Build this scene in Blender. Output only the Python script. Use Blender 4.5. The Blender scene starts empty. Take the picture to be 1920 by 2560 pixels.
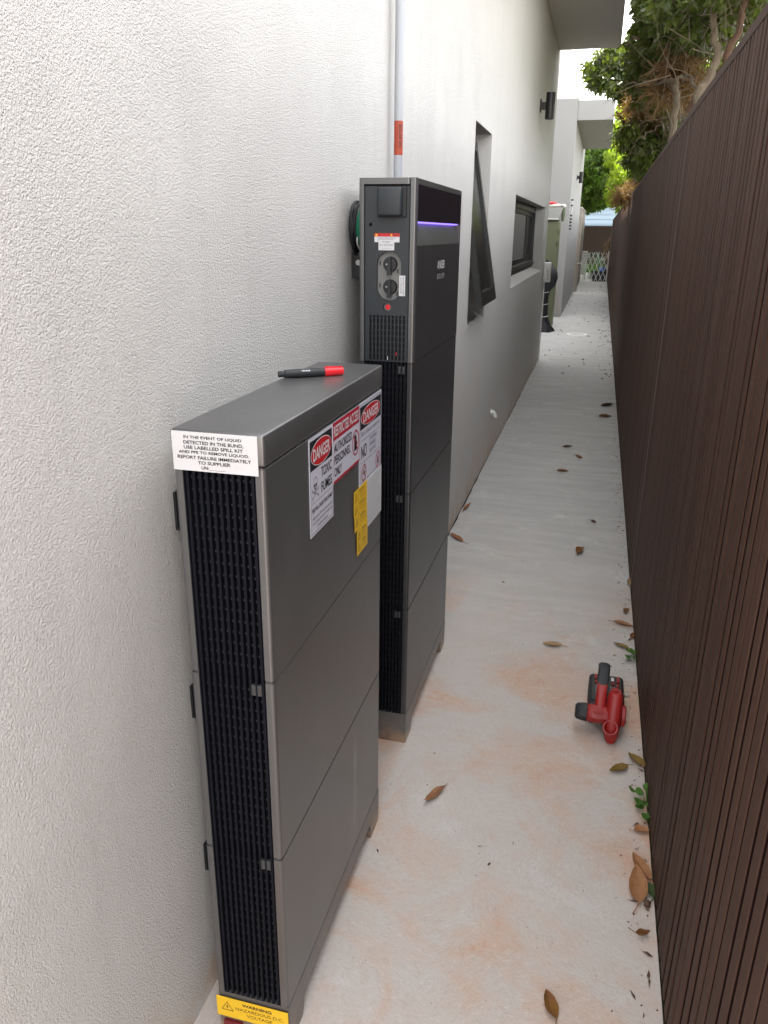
import bpy, bmesh, math, random
from mathutils import Vector, Matrix, Euler
from mathutils.geometry import tessellate_polygon
S = bpy.context.scene
COL = S.collection
rnd = random.Random(7)
PI = math.pi

# ------------------------------------------------------------------ camera
cd = bpy.data.cameras.new('camera')
cd.sensor_fit = 'VERTICAL'; cd.sensor_height = 36.0; cd.sensor_width = 27.0
cd.lens = 36.0 * 1956.51 / 2560.0
cd.clip_start = 0.02; cd.clip_end = 500
cam = bpy.data.objects.new('camera', cd); COL.objects.link(cam)
cam.location = (0.6577, -1.0273, 1.5329)
cam.rotation_euler = (1.22660, -0.00921, 0.25802)
S.camera = cam

# ------------------------------------------------------------------ light
SUN_DIR = Vector((-0.45, 0.30, 0.84)).normalized()          # towards the sun
elev = math.asin(SUN_DIR.z); azim = math.atan2(SUN_DIR.x, SUN_DIR.y)
sd = bpy.data.lights.new('sun', 'SUN'); sd.energy = 3.6; sd.angle = math.radians(0.6); sd.color = (1, .95, .87)
sun = bpy.data.objects.new('sun', sd); COL.objects.link(sun)
sun.rotation_euler = SUN_DIR.to_track_quat('Z', 'Y').to_euler()
W = bpy.data.worlds.new('World'); S.world = W; W.use_nodes = True
nt = W.node_tree; nt.nodes.clear()
wo = nt.nodes.new('ShaderNodeOutputWorld'); bg = nt.nodes.new('ShaderNodeBackground')
sky = nt.nodes.new('ShaderNodeTexSky'); sky.sky_type = 'NISHITA'; sky.sun_disc = False
sky.sun_elevation = elev; sky.sun_rotation = azim; sky.air_density = 1.0; sky.dust_density = 1.5
wtc = nt.nodes.new('ShaderNodeTexCoord'); wmap = nt.nodes.new('ShaderNodeMapping'); wmap.inputs['Scale'].default_value = (1, 1, 2.2)
wn = nt.nodes.new('ShaderNodeTexNoise'); wn.inputs['Scale'].default_value = 2.3; wn.inputs['Detail'].default_value = 7; wn.inputs['Roughness'].default_value = .55
wr = nt.nodes.new('ShaderNodeValToRGB'); wr.color_ramp.elements[0].position = .36; wr.color_ramp.elements[1].position = .56
wr.color_ramp.elements[0].color = (.30, .30, .30, 1); wr.color_ramp.elements[1].color = (.96, .96, .96, 1)
wm = nt.nodes.new('ShaderNodeMix'); wm.data_type = 'RGBA'; wm.inputs[7].default_value = (11.6, 11.3, 11.0, 1)
L = nt.links
L.new(wtc.outputs['Generated'], wmap.inputs[0]); L.new(wmap.outputs[0], wn.inputs['Vector']); L.new(wn.outputs['Fac'], wr.inputs[0])
L.new(wr.outputs[0], wm.inputs[0]); L.new(sky.outputs[0], wm.inputs[6]); L.new(wm.outputs[2], bg.inputs[0])
bg.inputs[1].default_value = 0.14; L.new(bg.outputs[0], wo.inputs[0])
S.view_settings.view_transform = 'Standard'; S.view_settings.look = 'None'
S.view_settings.exposure = 1.74; S.view_settings.gamma = 1.0
S.view_settings.use_curve_mapping = False
S.render.engine = 'CYCLES'
S.cycles.max_bounces = 8; S.cycles.diffuse_bounces = 5

# ------------------------------------------------------------------ materials
def mat(name, col=(.5, .5, .5), rough=.6, metal=0.0, spec=.5, emit=None, es=0):
    m = bpy.data.materials.new(name); m.use_nodes = True
    b = m.node_tree.nodes['Principled BSDF']
    b.inputs['Base Color'].default_value = (*col, 1); b.inputs['Roughness'].default_value = rough
    b.inputs['Metallic'].default_value = metal; b.inputs['Specular IOR Level'].default_value = spec
    if emit: b.inputs['Emission Color'].default_value = (*emit, 1); b.inputs['Emission Strength'].default_value = es
    return m
class N:
    def __init__(s, m): s.m = m; s.t = m.node_tree; s.b = s.t.nodes['Principled BSDF']
    def n(s, typ, **kw):
        x = s.t.nodes.new(typ)
        for k, v in kw.items():
            if k.startswith('i_'):
                key = k[2:].replace('_', ' ')
                x.inputs[int(key) if key.isdigit() else key].default_value = v
            else: setattr(x, k, v)
        return x
    def l(s, a, b): s.t.links.new(a, b)
    def obj(s, scale=(1, 1, 1)):
        tc = s.n('ShaderNodeTexCoord'); mp = s.n('ShaderNodeMapping'); mp.inputs['Scale'].default_value = scale
        s.l(tc.outputs['Object'], mp.inputs[0]); return mp.outputs[0]
    def geo(s, scale=(1, 1, 1)):
        tc = s.n('ShaderNodeNewGeometry'); mp = s.n('ShaderNodeMapping'); mp.inputs['Scale'].default_value = scale
        s.l(tc.outputs['Position'], mp.inputs[0]); return mp.outputs[0]
    def noise(s, vec, sc, det=4, rough=.5, dist=0):
        x = s.n('ShaderNodeTexNoise'); x.inputs['Scale'].default_value = sc; x.inputs['Detail'].default_value = det
        x.inputs['Roughness'].default_value = rough; x.inputs['Distortion'].default_value = dist
        s.l(vec, x.inputs['Vector']); return x.outputs['Fac']
    def ramp(s, f, stops):
        r = s.n('ShaderNodeValToRGB'); e = r.color_ramp.elements
        while len(e) < len(stops): e.new(.5)
        for k, (p, c) in zip(e, stops):
            k.position = p; k.color = (c, c, c, 1) if isinstance(c, (int, float)) else (*c, 1)
        s.l(f, r.inputs[0]); return r.outputs[0]
    def mix(s, f, a, b, mode='MIX'):
        x = s.n('ShaderNodeMix', data_type='RGBA', blend_type=mode)
        for k, v in ((0, f), (6, a), (7, b)):
            if isinstance(v, (int, float)): x.inputs[k].default_value = v if k == 0 else (v, v, v, 1)
            elif isinstance(v, tuple): x.inputs[k].default_value = (*v, 1)
            else: s.l(v, x.inputs[k])
        return x.outputs[2]
    def math(s, op, a, b=0.0, c=None):
        x = s.n('ShaderNodeMath', operation=op)
        for k, v in enumerate((a, b, c)):
            if v is None: continue
            if isinstance(v, (int, float)): x.inputs[k].default_value = v
            else: s.l(v, x.inputs[k])
        return x.outputs[0]
    def bump(s, h, strength=.5, dist=.01, prev=None):
        x = s.n('ShaderNodeBump'); x.inputs['Strength'].default_value = strength; x.inputs['Distance'].default_value = dist
        s.l(h, x.inputs['Height'])
        if prev is not None: s.l(prev, x.inputs['Normal'])
        s.l(x.outputs[0], s.b.inputs['Normal']); return x.outputs[0]

def stucco(name, col=(.645, .636, .617), relief=1.0, stain=True):
    m = mat(name, col, .85, spec=.25); k = N(m); g = k.geo()
    big = k.noise(g, .9, 3); c = k.mix(k.ramp(big, [(.3, .0), (.7, .55)]), tuple(x * .94 for x in col), col)
    if stain:                                            # faint pink dust splashed near the ground
        sx = k.n('ShaderNodeSeparateXYZ'); k.l(g, sx.inputs[0])
        low = k.ramp(sx.outputs['Z'], [(.0, 1.0), (.55, .35), (1.0, 0.0)])
        n2 = k.ramp(k.noise(g, 2.6, 5), [(.45, 0.0), (.7, .55)])
        c = k.mix(k.math('MULTIPLY', low, n2), c, (.66, .53, .45))
        low2 = k.ramp(sx.outputs['Z'], [(.0, 1.0), (.12, .25), (.22, 0.0)])
        n3 = k.ramp(k.noise(g, 9, 5), [(.4, 0.0), (.65, .8)])
        c = k.mix(k.math('MULTIPLY', low2, n3), c, (.62, .40, .24))
    streak = k.ramp(k.noise(k.geo((1, 9, .5)), 1.6, 5, .6), [(.52, 0.0), (.72, .16)])
    c = k.mix(streak, c, tuple(x * .70 for x in col))
    c = k.mix(k.ramp(k.noise(g, 38, 4, .7), [(.62, 0.0), (.74, .28)]), c, tuple(x * .74 for x in col))
    k.l(c, k.b.inputs['Base Color'])
    w = k.n('ShaderNodeTexNoise'); w.inputs['Scale'].default_value = 310; w.inputs['Detail'].default_value = 2; k.l(g, w.inputs['Vector'])
    wv = k.n('ShaderNodeVectorMath', operation='MULTIPLY_ADD'); k.l(w.outputs['Color'], wv.inputs[0]); wv.inputs[1].default_value = (.0042, .0042, .0042); k.l(g, wv.inputs[2])
    v = k.n('ShaderNodeTexVoronoi'); v.feature = 'SMOOTH_F1'; v.inputs['Scale'].default_value = 370; v.inputs['Smoothness'].default_value = .6; k.l(wv.outputs[0], v.inputs['Vector'])
    n1 = k.noise(wv.outputs[0], 260, 3, .6)
    h = k.math('ADD', k.math('MULTIPLY', n1, 1.5), k.math('MULTIPLY', v.outputs['Distance'], -.8))
    h = k.math('MULTIPLY', h, k.ramp(k.noise(g, 3.2, 4, .6), [(.3, .62), (.7, 1.0)]))
    h = k.math('ADD', h, k.math('MULTIPLY', k.noise(g, 6, 3), 1.2))
    k.bump(h, .80 * relief, .0048)
    return m
M = {}
M['stucco'] = stucco('stucco_near')
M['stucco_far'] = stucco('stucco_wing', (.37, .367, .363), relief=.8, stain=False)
M['render_smooth'] = stucco('painted_soffit', (.58, .56, .55), .12, False)
M['white_wall'] = stucco('tower_render', (.72, .69, .66), .3, False)

def concrete():
    m = mat('concrete', rough=.9, spec=.25); k = N(m); g = k.geo()
    sx = k.n('ShaderNodeSeparateXYZ'); k.l(g, sx.inputs[0])
    # clay stains near the camera, fading out along the path
    near = k.ramp(k.math('MULTIPLY', sx.outputs['Y'], .2), [(.0, 1.0), (.30, .75), (.50, .12), (.7, 0.0)])
    s1 = k.ramp(k.noise(g, 2.1, 8, .62, .8), [(.47, 0.0), (.62, 1.0)])
    s2 = k.ramp(k.noise(g, 5.2, 7, .65, 1.2), [(.46, 0.0), (.70, .9)])
    edge = k.ramp(sx.outputs['X'], [(.0, .9), (.10, .75), (.30, .12), (.80, .0), (.885, .25), (.93, .8)])
    st = k.math('MULTIPLY', near, k.math('MINIMUM', k.math('ADD', k.math('ADD', k.math('MULTIPLY', s1, .62), k.math('MULTIPLY', s2, .42)), k.math('MULTIPLY', k.math('MULTIPLY', edge, s1), 1.3)), 1.0))
    base = k.mix(k.noise(g, 1.3, 5), (.45, .45, .445), (.57, .57, .56))
    base = k.mix(k.ramp(k.noise(g, 14, 6, .7), [(.35, 0.0), (.75, .35)]), base, (.40, .40, .38))
    c = k.mix(k.math('MULTIPLY', near, .50), base, (.62, .525, .465))
    c = k.mix(st, c, (.58, .36, .245))
    # farther on: cross-wise damp bands and grey bloom
    bands = k.noise(k.geo((.8, 4.5, 1)), 2.4, 6, .6)
    c = k.mix(k.math('MULTIPLY', k.math('SUBTRACT', 1.0, near), k.ramp(bands, [(.38, .55), (.6, 0.0)])), c, (.39, .39, .385))
    # dark specks
    s3 = k.ramp(k.noise(g, 17, 7, .7, .6), [(.50, 0.0), (.62, 1.0)])
    c = k.mix(k.math('MULTIPLY', k.math('MULTIPLY', s3, near), k.math('ADD', k.math('MULTIPLY', s1, .38), .07)), c, (.50, .27, .17))
    c = k.mix(k.math('MULTIPLY', k.ramp(k.noise(g, 4.3, 8, .7, .5), [(.56, 0.0), (.66, .55)]), 1.0), c, (.60, .61, .58))
    sp = k.n('ShaderNodeTexVoronoi'); sp.inputs['Scale'].default_value = 46; k.l(g, sp.inputs['Vector'])
    c = k.mix(k.math('MULTIPLY', k.ramp(sp.outputs['Distance'], [(.05, 1.0), (.10, 0.0)]), k.ramp(k.noise(g, 7, 3), [(.52, 0.0), (.6, .7)])), c, (.16, .13, .10))
    # swirled trowel strokes: short arcs about scattered centres
    v = k.n('ShaderNodeTexVoronoi'); v.inputs['Scale'].default_value = 1.75; v.inputs['Randomness'].default_value = .9
    wz = k.n('ShaderNodeVectorMath', operation='MULTIPLY'); k.l(g, wz.inputs[0]); wz.inputs[1].default_value = (1, 1, 0)
    wob = k.n('ShaderNodeTexNoise'); wob.inputs['Scale'].default_value = 3.0; k.l(wz.outputs[0], wob.inputs['Vector'])
    wa = k.n('ShaderNodeVectorMath', operation='MULTIPLY_ADD'); k.l(wob.outputs['Color'], wa.inputs[0]); wa.inputs[1].default_value = (.10, .10, 0); k.l(wz.outputs[0], wa.inputs[2])
    k.l(wa.outputs[0], v.inputs['Vector'])
    dv = k.n('ShaderNodeVectorMath', operation='SUBTRACT'); k.l(wa.outputs[0], dv.inputs[0]); k.l(v.outputs['Position'], dv.inputs[1])
    ds = k.n('ShaderNodeSeparateXYZ'); k.l(dv.outputs[0], ds.inputs[0])
    ln = k.n('ShaderNodeVectorMath', operation='LENGTH'); k.l(dv.outputs[0], ln.inputs[0])
    ang = k.math('ARCTAN2', ds.outputs['Y'], ds.outputs['X'])
    cv = k.n('ShaderNodeCombineXYZ'); k.l(k.math('MULTIPLY', ln.outputs['Value'], 260), cv.inputs[0]); k.l(k.math('MULTIPLY', ang, 13), cv.inputs[1])
    strokes = k.noise(cv.outputs[0], 1.0, 4, .65, .8)
    fine = k.noise(g, 220, 3, .6)
    lumps = k.noise(g, 55, 4, .6)
    c = k.mix(k.math('MULTIPLY', k.ramp(strokes, [(.35, .22), (.46, 0.0)]), k.math('ADD', k.math('MULTIPLY', near, .85), .15)), c, (.36, .29, .23), 'MIX')
    c = k.mix(k.math('MULTIPLY', k.ramp(strokes, [(.58, 0.0), (.70, .34)]), near), c, (.76, .72, .66), 'MIX')
    c = k.mix(k.ramp(k.noise(g, 90, 4, .7), [(.30, .30), (.45, 0.0)]), c, (.33, .29, .25))
    c = k.mix(k.ramp(k.noise(g, 130, 3, .7), [(.60, 0.0), (.75, .5)]), c, (.74, .72, .68))
    k.l(c, k.b.inputs['Base Color'])
    hh = k.math('ADD', k.math('MULTIPLY', strokes, k.math('ADD', k.math('MULTIPLY', near, .45), .12)), k.math('ADD', k.math('MULTIPLY', fine, .6), k.math('MULTIPLY', lumps, .9)))
    k.bump(hh, .45, .0022)
    return m
M['concrete'] = concrete()
def soil():
    m = mat('soil', rough=1); k = N(m); g = k.geo(); k.l(k.mix(k.noise(g, 1.5, 6), (.07, .08, .035), (.14, .12, .07)), k.b.inputs['Base Color']); k.bump(k.noise(g, 30, 4), .6, .02); return m
M['soil'] = soil()

def paint(name, col, metal=.55, rough=.38, smear=False, dirt=False, mottle=0.03):
    m = mat(name, col, rough, metal); k = N(m); g = k.geo()
    c = k.mix(k.noise(g, 3, 4), tuple(x * (1 - mottle * 2) for x in col), tuple(x * (1 + mottle) for x in col))
    if smear:                                            # pale rubbed streak and dusty foot of the lowest module
        sx = k.n('ShaderNodeSeparateXYZ'); k.l(g, sx.inputs[0])
        yy = k.ramp(k.math('ADD', k.math('MULTIPLY', k.math('SUBTRACT', sx.outputs['Y'], .452), 10), .5), [(.30, 0.0), (.46, .8), (.55, .5), (.72, 0.0)])
        zz = k.ramp(sx.outputs['Z'], [(.13, 0.0), (.22, .6), (.34, .8), (.44, 0.0)])
        f = k.math('MULTIPLY', k.math('MULTIPLY', yy, zz), k.ramp(k.noise(k.geo((1, 60, 7)), 1.5, 4), [(.35, .1), (.65, .8)]))
        c = k.mix(f, c, (.55, .54, .52))
    if dirt:
        sx = k.n('ShaderNodeSeparateXYZ'); k.l(g, sx.inputs[0])
        f = k.math('MULTIPLY', k.ramp(sx.outputs['Z'], [(.01, .9), (.05, .25), (.11, 0.0)]), k.ramp(k.noise(g, 22, 5), [(.35, .2), (.6, .9)]))
        c = k.mix(f, c, (.50, .34, .22))
    k.l(c, k.b.inputs['Base Color'])
    dst = k.ramp(k.noise(k.geo((1, 1, .5)), 5.5, 6, .65), [(.48, 0.0), (.75, .16)])
    c = k.mix(dst, c, tuple(min(1, x * 1.5 + .10) for x in col)) if metal > .3 else c
    k.l(c, k.b.inputs['Base Color'])
    k.l(k.ramp(k.noise(g, 900, 1), [(.3, rough - .04), (.7, rough + .06)]), k.b.inputs['Roughness'])
    k.bump(k.noise(g, 1400, 2), .12, .0004)
    return m
M['silver'] = paint('silver_grey_paint', (.160, .161, .164), .65, .33)
M['silver_low'] = paint('silver_grey_paint_scuffed', (.160, .161, .164), .65, .33, smear=True)
M['silver_base'] = paint('silver_grey_paint_dusty', (.160, .161, .164), .6, .38, dirt=True)
M['dark_paint'] = paint('anthracite_paint', (.088, .090, .097), .7, .33)
M['slate'] = paint('slate_plastic', (.020, .026, .031), 0, .5)
M['black_plastic'] = mat('black_plastic', (.009, .010, .013), .45)
M['fin'] = mat('vent_fin_plastic', (.004, .005, .009), .6, spec=.16)
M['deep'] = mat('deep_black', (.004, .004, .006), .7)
M['glassblack'] = mat('black_glass', (.006, .006, .012), .08)
M['led'] = mat('violet_light', (.3, .2, .9), .4, emit=(.27, .18, .95), es=.7)
M['clip'] = mat('grey_clip', (.045, .047, .05), .4)
M['grille'] = mat('vent_grille_plastic', (.014, .016, .022), .5)
M['steel'] = mat('zinc_steel', (.55, .55, .55), .3, 1)
M['greyplate'] = mat('grey_switch_plate', (.18, .185, .18), .45)
M['white_pl'] = mat('white_plastic', (.74, .74, .73), .4)
M['paper'] = mat('white_sticker', (.60, .61, .63), .45)
M['paper_lav'] = mat('white_vinyl', (.56, .56, .64), .4)
M['ink'] = mat('black_print', (.012, .012, .016), .5)
M['inkgrey'] = mat('grey_print', (.16, .16, .22), .5)
M['inkpale'] = mat('pale_print', (.42, .42, .44), .5)
M['red_print'] = mat('red_print', (.50, .012, .02), .4)
M['red_border'] = mat('crimson_print', (.42, .015, .035), .4)
M['yellow'] = mat('yellow_sticker', (.80, .50, .015), .4)
M['brownink'] = mat('brown_print', (.10, .045, .01), .5)
M['brownpale'] = mat('faded_brown_print', (.42, .24, .03), .5)
M['orange'] = mat('orange_sticker', (.34, .045, .018), .45)
M['logo'] = mat('silver_print', (.75, .76, .78), .3)
M['conduit'] = paint('grey_conduit_plastic', (.34, .36, .385), 0, .35, mottle=.02)
M['red_tool'] = paint('red_tool_plastic', (.34, .016, .015), 0, .42, mottle=.14)
M['red_dark'] = mat('dark_red_plastic', (.15, .008, .010), .5)
M['rubber'] = paint('black_rubber', (.015, .018, .021), 0, .55, mottle=.1)
M['marker_red'] = mat('marker_cap_red', (.75, .018, .03), .32)
M['green_cable'] = mat('green_cable', (.012, .19, .11), .4)
M['alu'] = mat('black_aluminium', (.022, .022, .024), .38, .3)
M['alu_grey'] = mat('charcoal_aluminium', (.030, .031, .031), .35, .3)
M['winglass'] = mat('window_glass', (.014, .015, .016), .25, spec=.3)
M['curtain'] = mat('pale_blind_behind_glass', (.24, .245, .24), .25)
M['beige'] = paint('beige_plastic', (.34, .30, .26), 0, .6)
M['galv'] = mat('galvanised', (.42, .43, .43), .4, .6)
def cladding(name, base, vari=.3):
    m = mat(name, base, .66, spec=.22); k = N(m)
    oi = k.n('ShaderNodeObjectInfo'); g = k.geo((1, 1, .06))
    gr = k.noise(g, 160, 3, .6)
    a = tuple(x * (1 - vari) for x in base); b = tuple(x * (1 + vari * .8) for x in base)
    c = k.mix(oi.outputs['Random'], a, b)
    c = k.mix(k.math('MULTIPLY', k.ramp(gr, [(.3, 1.0), (.6, 0.0)]), .35), c, tuple(x * .55 for x in base))
    # chalky scratches and dust
    c = k.mix(k.ramp(k.noise(k.geo((1, 1, .22)), 26, 5, .7), [(.60, 0.0), (.78, .22)]), c, (.20, .16, .135))
    c = k.mix(k.ramp(k.noise(k.geo((1, 1, 1)), 1.1, 3), [(.4, 0.0), (.65, .45)]), c, (base[0] * .85, base[1] * .95, base[2] * 1.1))
    k.l(c, k.b.inputs['Base Color']); k.bump(gr, .25, .0015)
    return m
M['clad'] = cladding('brown_composite', (.066, .034, .023), .2)
M['clad_groove_shade'] = mat('brown_composite_groove_shade', (.012, .006, .005), .9, spec=.1)  # darker groove composite, with the shade between battens put into its colour
M['clad_far'] = cladding('dark_brown_composite', (.030, .018, .014), .1)
M['joint_trim'] = mat('pale_trim', (.11, .08, .07), .5)
def leafmat(name, a, b, trans=.35, rough=.35, back=None):
    m = mat(name, a, rough); k = N(m); oi = k.n('ShaderNodeObjectInfo')
    g = k.geo(); nz = k.n('ShaderNodeTexWhiteNoise'); nz.noise_dimensions = '3D'
    sn = k.n('ShaderNodeVectorMath', operation='SNAP'); k.l(g, sn.inputs[0]); sn.inputs[1].default_value = (.09, .09, .09)
    k.l(sn.outputs[0], nz.inputs['Vector'])
    c = k.mix(nz.outputs['Value'], a, b)
    c = k.mix(k.ramp(k.noise(g, 1.6, 3), [(.35, .0), (.65, .5)]), c, b)
    k.l(c, k.b.inputs['Base Color'])
    tr = k.n('ShaderNodeBsdfTranslucent'); k.l(k.mix(1.0, c, (1.6, 1.7, .7), 'MULTIPLY'), tr.inputs['Color'])
    ms = k.n('ShaderNodeMixShader'); ms.inputs[0].default_value = trans
    out = k.t.nodes['Material Output']; k.l(k.b.outputs[0], ms.inputs[1]); k.l(tr.outputs[0], ms.inputs[2]); k.l(ms.outputs[0], out.inputs['Surface'])
    return m
M['leaf_dark'] = leafmat('dark_glossy_leaf', (.050, .080, .024), (.12, .15, .040), .35, .25)
M['leaf_bright'] = leafmat('lime_leaf', (.16, .26, .018), (.28, .36, .03), .5)
M['leaf_mid'] = leafmat('mid_green_leaf', (.06, .13, .02), (.14, .23, .035), .45)
M['leaf_dead'] = leafmat('dead_frond', (.14, .075, .035), (.26, .16, .085), .3, .7)
M['leaf_weed'] = leafmat('weed_leaf', (.05, .14, .02), (.09, .20, .035), .3, .5)
M['agave'] = leafmat('agave_leaf', (.035, .08, .06), (.07, .13, .09), .1, .5)
def bark(name, a, b):
    m = mat(name, a, .9); k = N(m); g = k.geo((1, 1, .3)); k.l(k.mix(k.noise(g, 30, 5), a, b), k.b.inputs['Base Color']); k.bump(k.noise(g, 60, 4), .6, .01); return m
M['bark'] = bark('grey_bark', (.08, .065, .045), (.19, .15, .105))
M['bark_red'] = bark('brown_bark', (.09, .05, .035), (.18, .11, .075))
M['bark_dark'] = bark('black_bark', (.025, .02, .015), (.06, .045, .035))
def dryleaf(name, a, b):
    m = mat(name, a, .55); k = N(m); g = k.geo()
    k.l(k.mix(k.ramp(k.noise(g, 45, 5, .7), [(.35, 0.0), (.7, 1.0)]), a, b), k.b.inputs['Base Color']); k.bump(k.noise(g, 160, 3), .4, .002); return m
M['dry1'] = dryleaf('tan_dry_leaf', (.36, .17, .065), (.24, .10, .045))
M['dry2'] = dryleaf('brown_dry_leaf', (.16, .06, .022), (.24, .12, .025))
M['dry3'] = dryleaf('dark_dry_leaf', (.07, .035, .022), (.13, .06, .03))
M['dry4'] = dryleaf('olive_dry_leaf', (.15, .09, .018), (.22, .14, .03))
M['dry5'] = dryleaf('pale_dry_leaf', (.34, .23, .10), (.26, .15, .06))
M['leafgreen'] = dryleaf('green_fallen_leaf', (.035, .06, .02), (.06, .09, .03))
M['bluewb'] = mat('pale_blue_weatherboard', (.36, .47, .60), .5)
M['cabgreen'] = paint('olive_green_plastic', (.15, .165, .095), 0, .5)
M['cabgreen_d'] = mat('dark_olive_plastic', (.10, .12, .06), .55)  # darker olive plastic of the latch and strap
M['cablid'] = paint('grey_white_plastic', (.38, .385, .37), 0, .5)
M['cover'] = paint('black_cover_cloth', (.012, .013, .018), 0, .5)
M['cord'] = mat('white_cord', (.6, .6, .58), .7)
M['bagred'] = mat('red_bag_plastic', (.62, .03, .03), .35)
M['bagwhite'] = mat('white_bag_plastic', (.66, .63, .58), .35)
M['blue'] = mat('blue_plastic', (.06, .17, .62), .4)
M['grass'] = leafmat('grass_blade', (.07, .12, .02), (.16, .22, .05), .3, .7)
M['stone'] = mat('pale_pebble', (.50, .46, .34), .8)

# ------------------------------------------------------------------ mesh helpers
class MB:
    def __init__(s): s.v = []; s.f = []
    def add(s, vs, fs):
        o = len(s.v); s.v += [tuple(v) for v in vs]; s.f += [tuple(i + o for i in f) for f in fs]; return s
    def box(s, x0, x1, y0, y1, z0, z1, bev=0.0, rot=None, seg=2):
        if bev <= 0 and rot is None:
            return s.add([(x0, y0, z0), (x1, y0, z0), (x1, y1, z0), (x0, y1, z0), (x0, y0, z1), (x1, y0, z1), (x1, y1, z1), (x0, y1, z1)],
                         [(0, 3, 2, 1), (4, 5, 6, 7), (0, 1, 5, 4), (1, 2, 6, 5), (2, 3, 7, 6), (3, 0, 4, 7)])
        bm = bmesh.new(); bmesh.ops.create_cube(bm, size=1)
        c = Vector(((x0 + x1) / 2, (y0 + y1) / 2, (z0 + z1) / 2))
        for v in bm.verts: v.co = Vector((v.co.x * (x1 - x0), v.co.y * (y1 - y0), v.co.z * (z1 - z0)))
        if bev > 0: bmesh.ops.bevel(bm, geom=bm.edges[:], offset=bev, segments=seg, profile=.5, affect='EDGES')
        R = rot.to_matrix() if rot is not None else Matrix.Identity(3)
        bm.verts.ensure_lookup_table()
        s.add([R @ v.co + c for v in bm.verts], [[v.index for v in f.verts] for f in bm.faces]); bm.free(); return s
    def poly(s, pts, axis, a, b, holes=()):
        """extrude a 2D polygon (with holes) along an axis from a to b. axis x: pts=(y,z); y: (x,z); z: (x,y)"""
        def to(p, t): return (t, p[0], p[1]) if axis == 'x' else (p[0], t, p[1]) if axis == 'y' else (p[0], p[1], t)
        loops = [list(pts)] + [list(h) for h in holes]
        tri = tessellate_polygon([[Vector((p[0], p[1], 0)) for p in lp] for lp in loops])
        flat = [p for lp in loops for p in lp]; n = len(flat)
        vs = [to(p, a) for p in flat] + [to(p, b) for p in flat]
        fs = [tuple(t) for t in tri] + [tuple(i + n for i in reversed(t)) for t in tri]
        o = 0
        for lp in loops:
            m = len(lp)
            fs += [(o + i, o + (i + 1) % m, o + (i + 1) % m + n, o + i + n) for i in range(m)]; o += m
        return s.add(vs, fs)
    def tube(s, pts, rad, seg=8, caps=True):
        pts = [Vector(p) for p in pts]; rs = rad if isinstance(rad, (list, tuple)) else [rad] * len(pts)
        rings = []; prev = None
        for i, p in enumerate(pts):
            d = (pts[min(i + 1, len(pts) - 1)] - pts[max(i - 1, 0)]).normalized()
            if prev is None:
                u = d.orthogonal().normalized()
            else:
                u = (prev - d * prev.dot(d)); u = u.normalized() if u.length > 1e-6 else d.orthogonal().normalized()
            prev = u; w = d.cross(u)
            rings.append([p + (u * math.cos(2 * PI * k / seg) + w * math.sin(2 * PI * k / seg)) * rs[i] for k in range(seg)])
        vs = [q for r in rings for q in r]; fs = []
        for i in range(len(rings) - 1):
            for k in range(seg): fs.append((i * seg + k, i * seg + (k + 1) % seg, (i + 1) * seg + (k + 1) % seg, (i + 1) * seg + k))
        if caps: fs += [tuple(range(seg - 1, -1, -1)), tuple(range((len(rings) - 1) * seg, len(rings) * seg))]
        return s.add(vs, fs)
    def lathe(s, prof, c, axis, seg=24):
        """profile of (radius, offset along axis) about point c"""
        a = Vector(axis).normalized(); u = a.orthogonal().normalized(); w = a.cross(u); c = Vector(c)
        vs = []; fs = []
        for r, h in prof:
            for k in range(seg):
                vs.append(c + a * h + (u * math.cos(2 * PI * k / seg) + w * math.sin(2 * PI * k / seg)) * max(r, 1e-5))
        for i in range(len(prof) - 1):
            for k in range(seg): fs.append((i * seg + k, i * seg + (k + 1) % seg, (i + 1) * seg + (k + 1) % seg, (i + 1) * seg + k))
        return s.add(vs, fs)
    def mesh(s, name, m, smooth=False, fixn=True):
        me = bpy.data.meshes.new(name); me.from_pydata(s.v, [], s.f)
        if fixn:
            bm = bmesh.new(); bm.from_mesh(me); bmesh.ops.recalc_face_normals(bm, faces=bm.faces[:]); bm.to_mesh(me); bm.free()
        me.materials.append(M[m])
        if smooth:
            me.polygons.foreach_set('use_smooth', [True] * len(me.polygons))
            try: me.set_sharp_from_angle(angle=math.radians(38))
            except Exception: pass
        me.update(); return me
    def obj(s, name, m, parent=None, smooth=False, loc=None, fixn=True, kind=None, label=None):
        o = bpy.data.objects.new(name, s.mesh(name, m, smooth, fixn)); COL.objects.link(o)
        if parent is not None: o.parent = parent
        if loc: o.location = loc
        if kind: o['kind'] = kind
        if label: o['label'] = label
        return o
def thing(name, label, cat, group=None, loc=(0, 0, 0), rot=(0, 0, 0)):
    o = bpy.data.objects.new(name, None); COL.objects.link(o); o.empty_display_size = .05
    o.location = loc; o.rotation_euler = rot; o['label'] = label; o['category'] = cat
    if group: o['group'] = group
    return o
def tag(o, label, cat, group=None):
    o['label'] = label; o['category'] = cat
    if group: o['group'] = group
    return o
def struct(o): o['kind'] = 'structure'; return o
def inst(name, me, parent=None, loc=(0, 0, 0), rot=(0, 0, 0), scale=(1, 1, 1)):
    o = bpy.data.objects.new(name, me); COL.objects.link(o)
    if parent is not None: o.parent = parent
    o.location = loc; o.rotation_euler = rot; o.scale = scale
    return o
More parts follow.
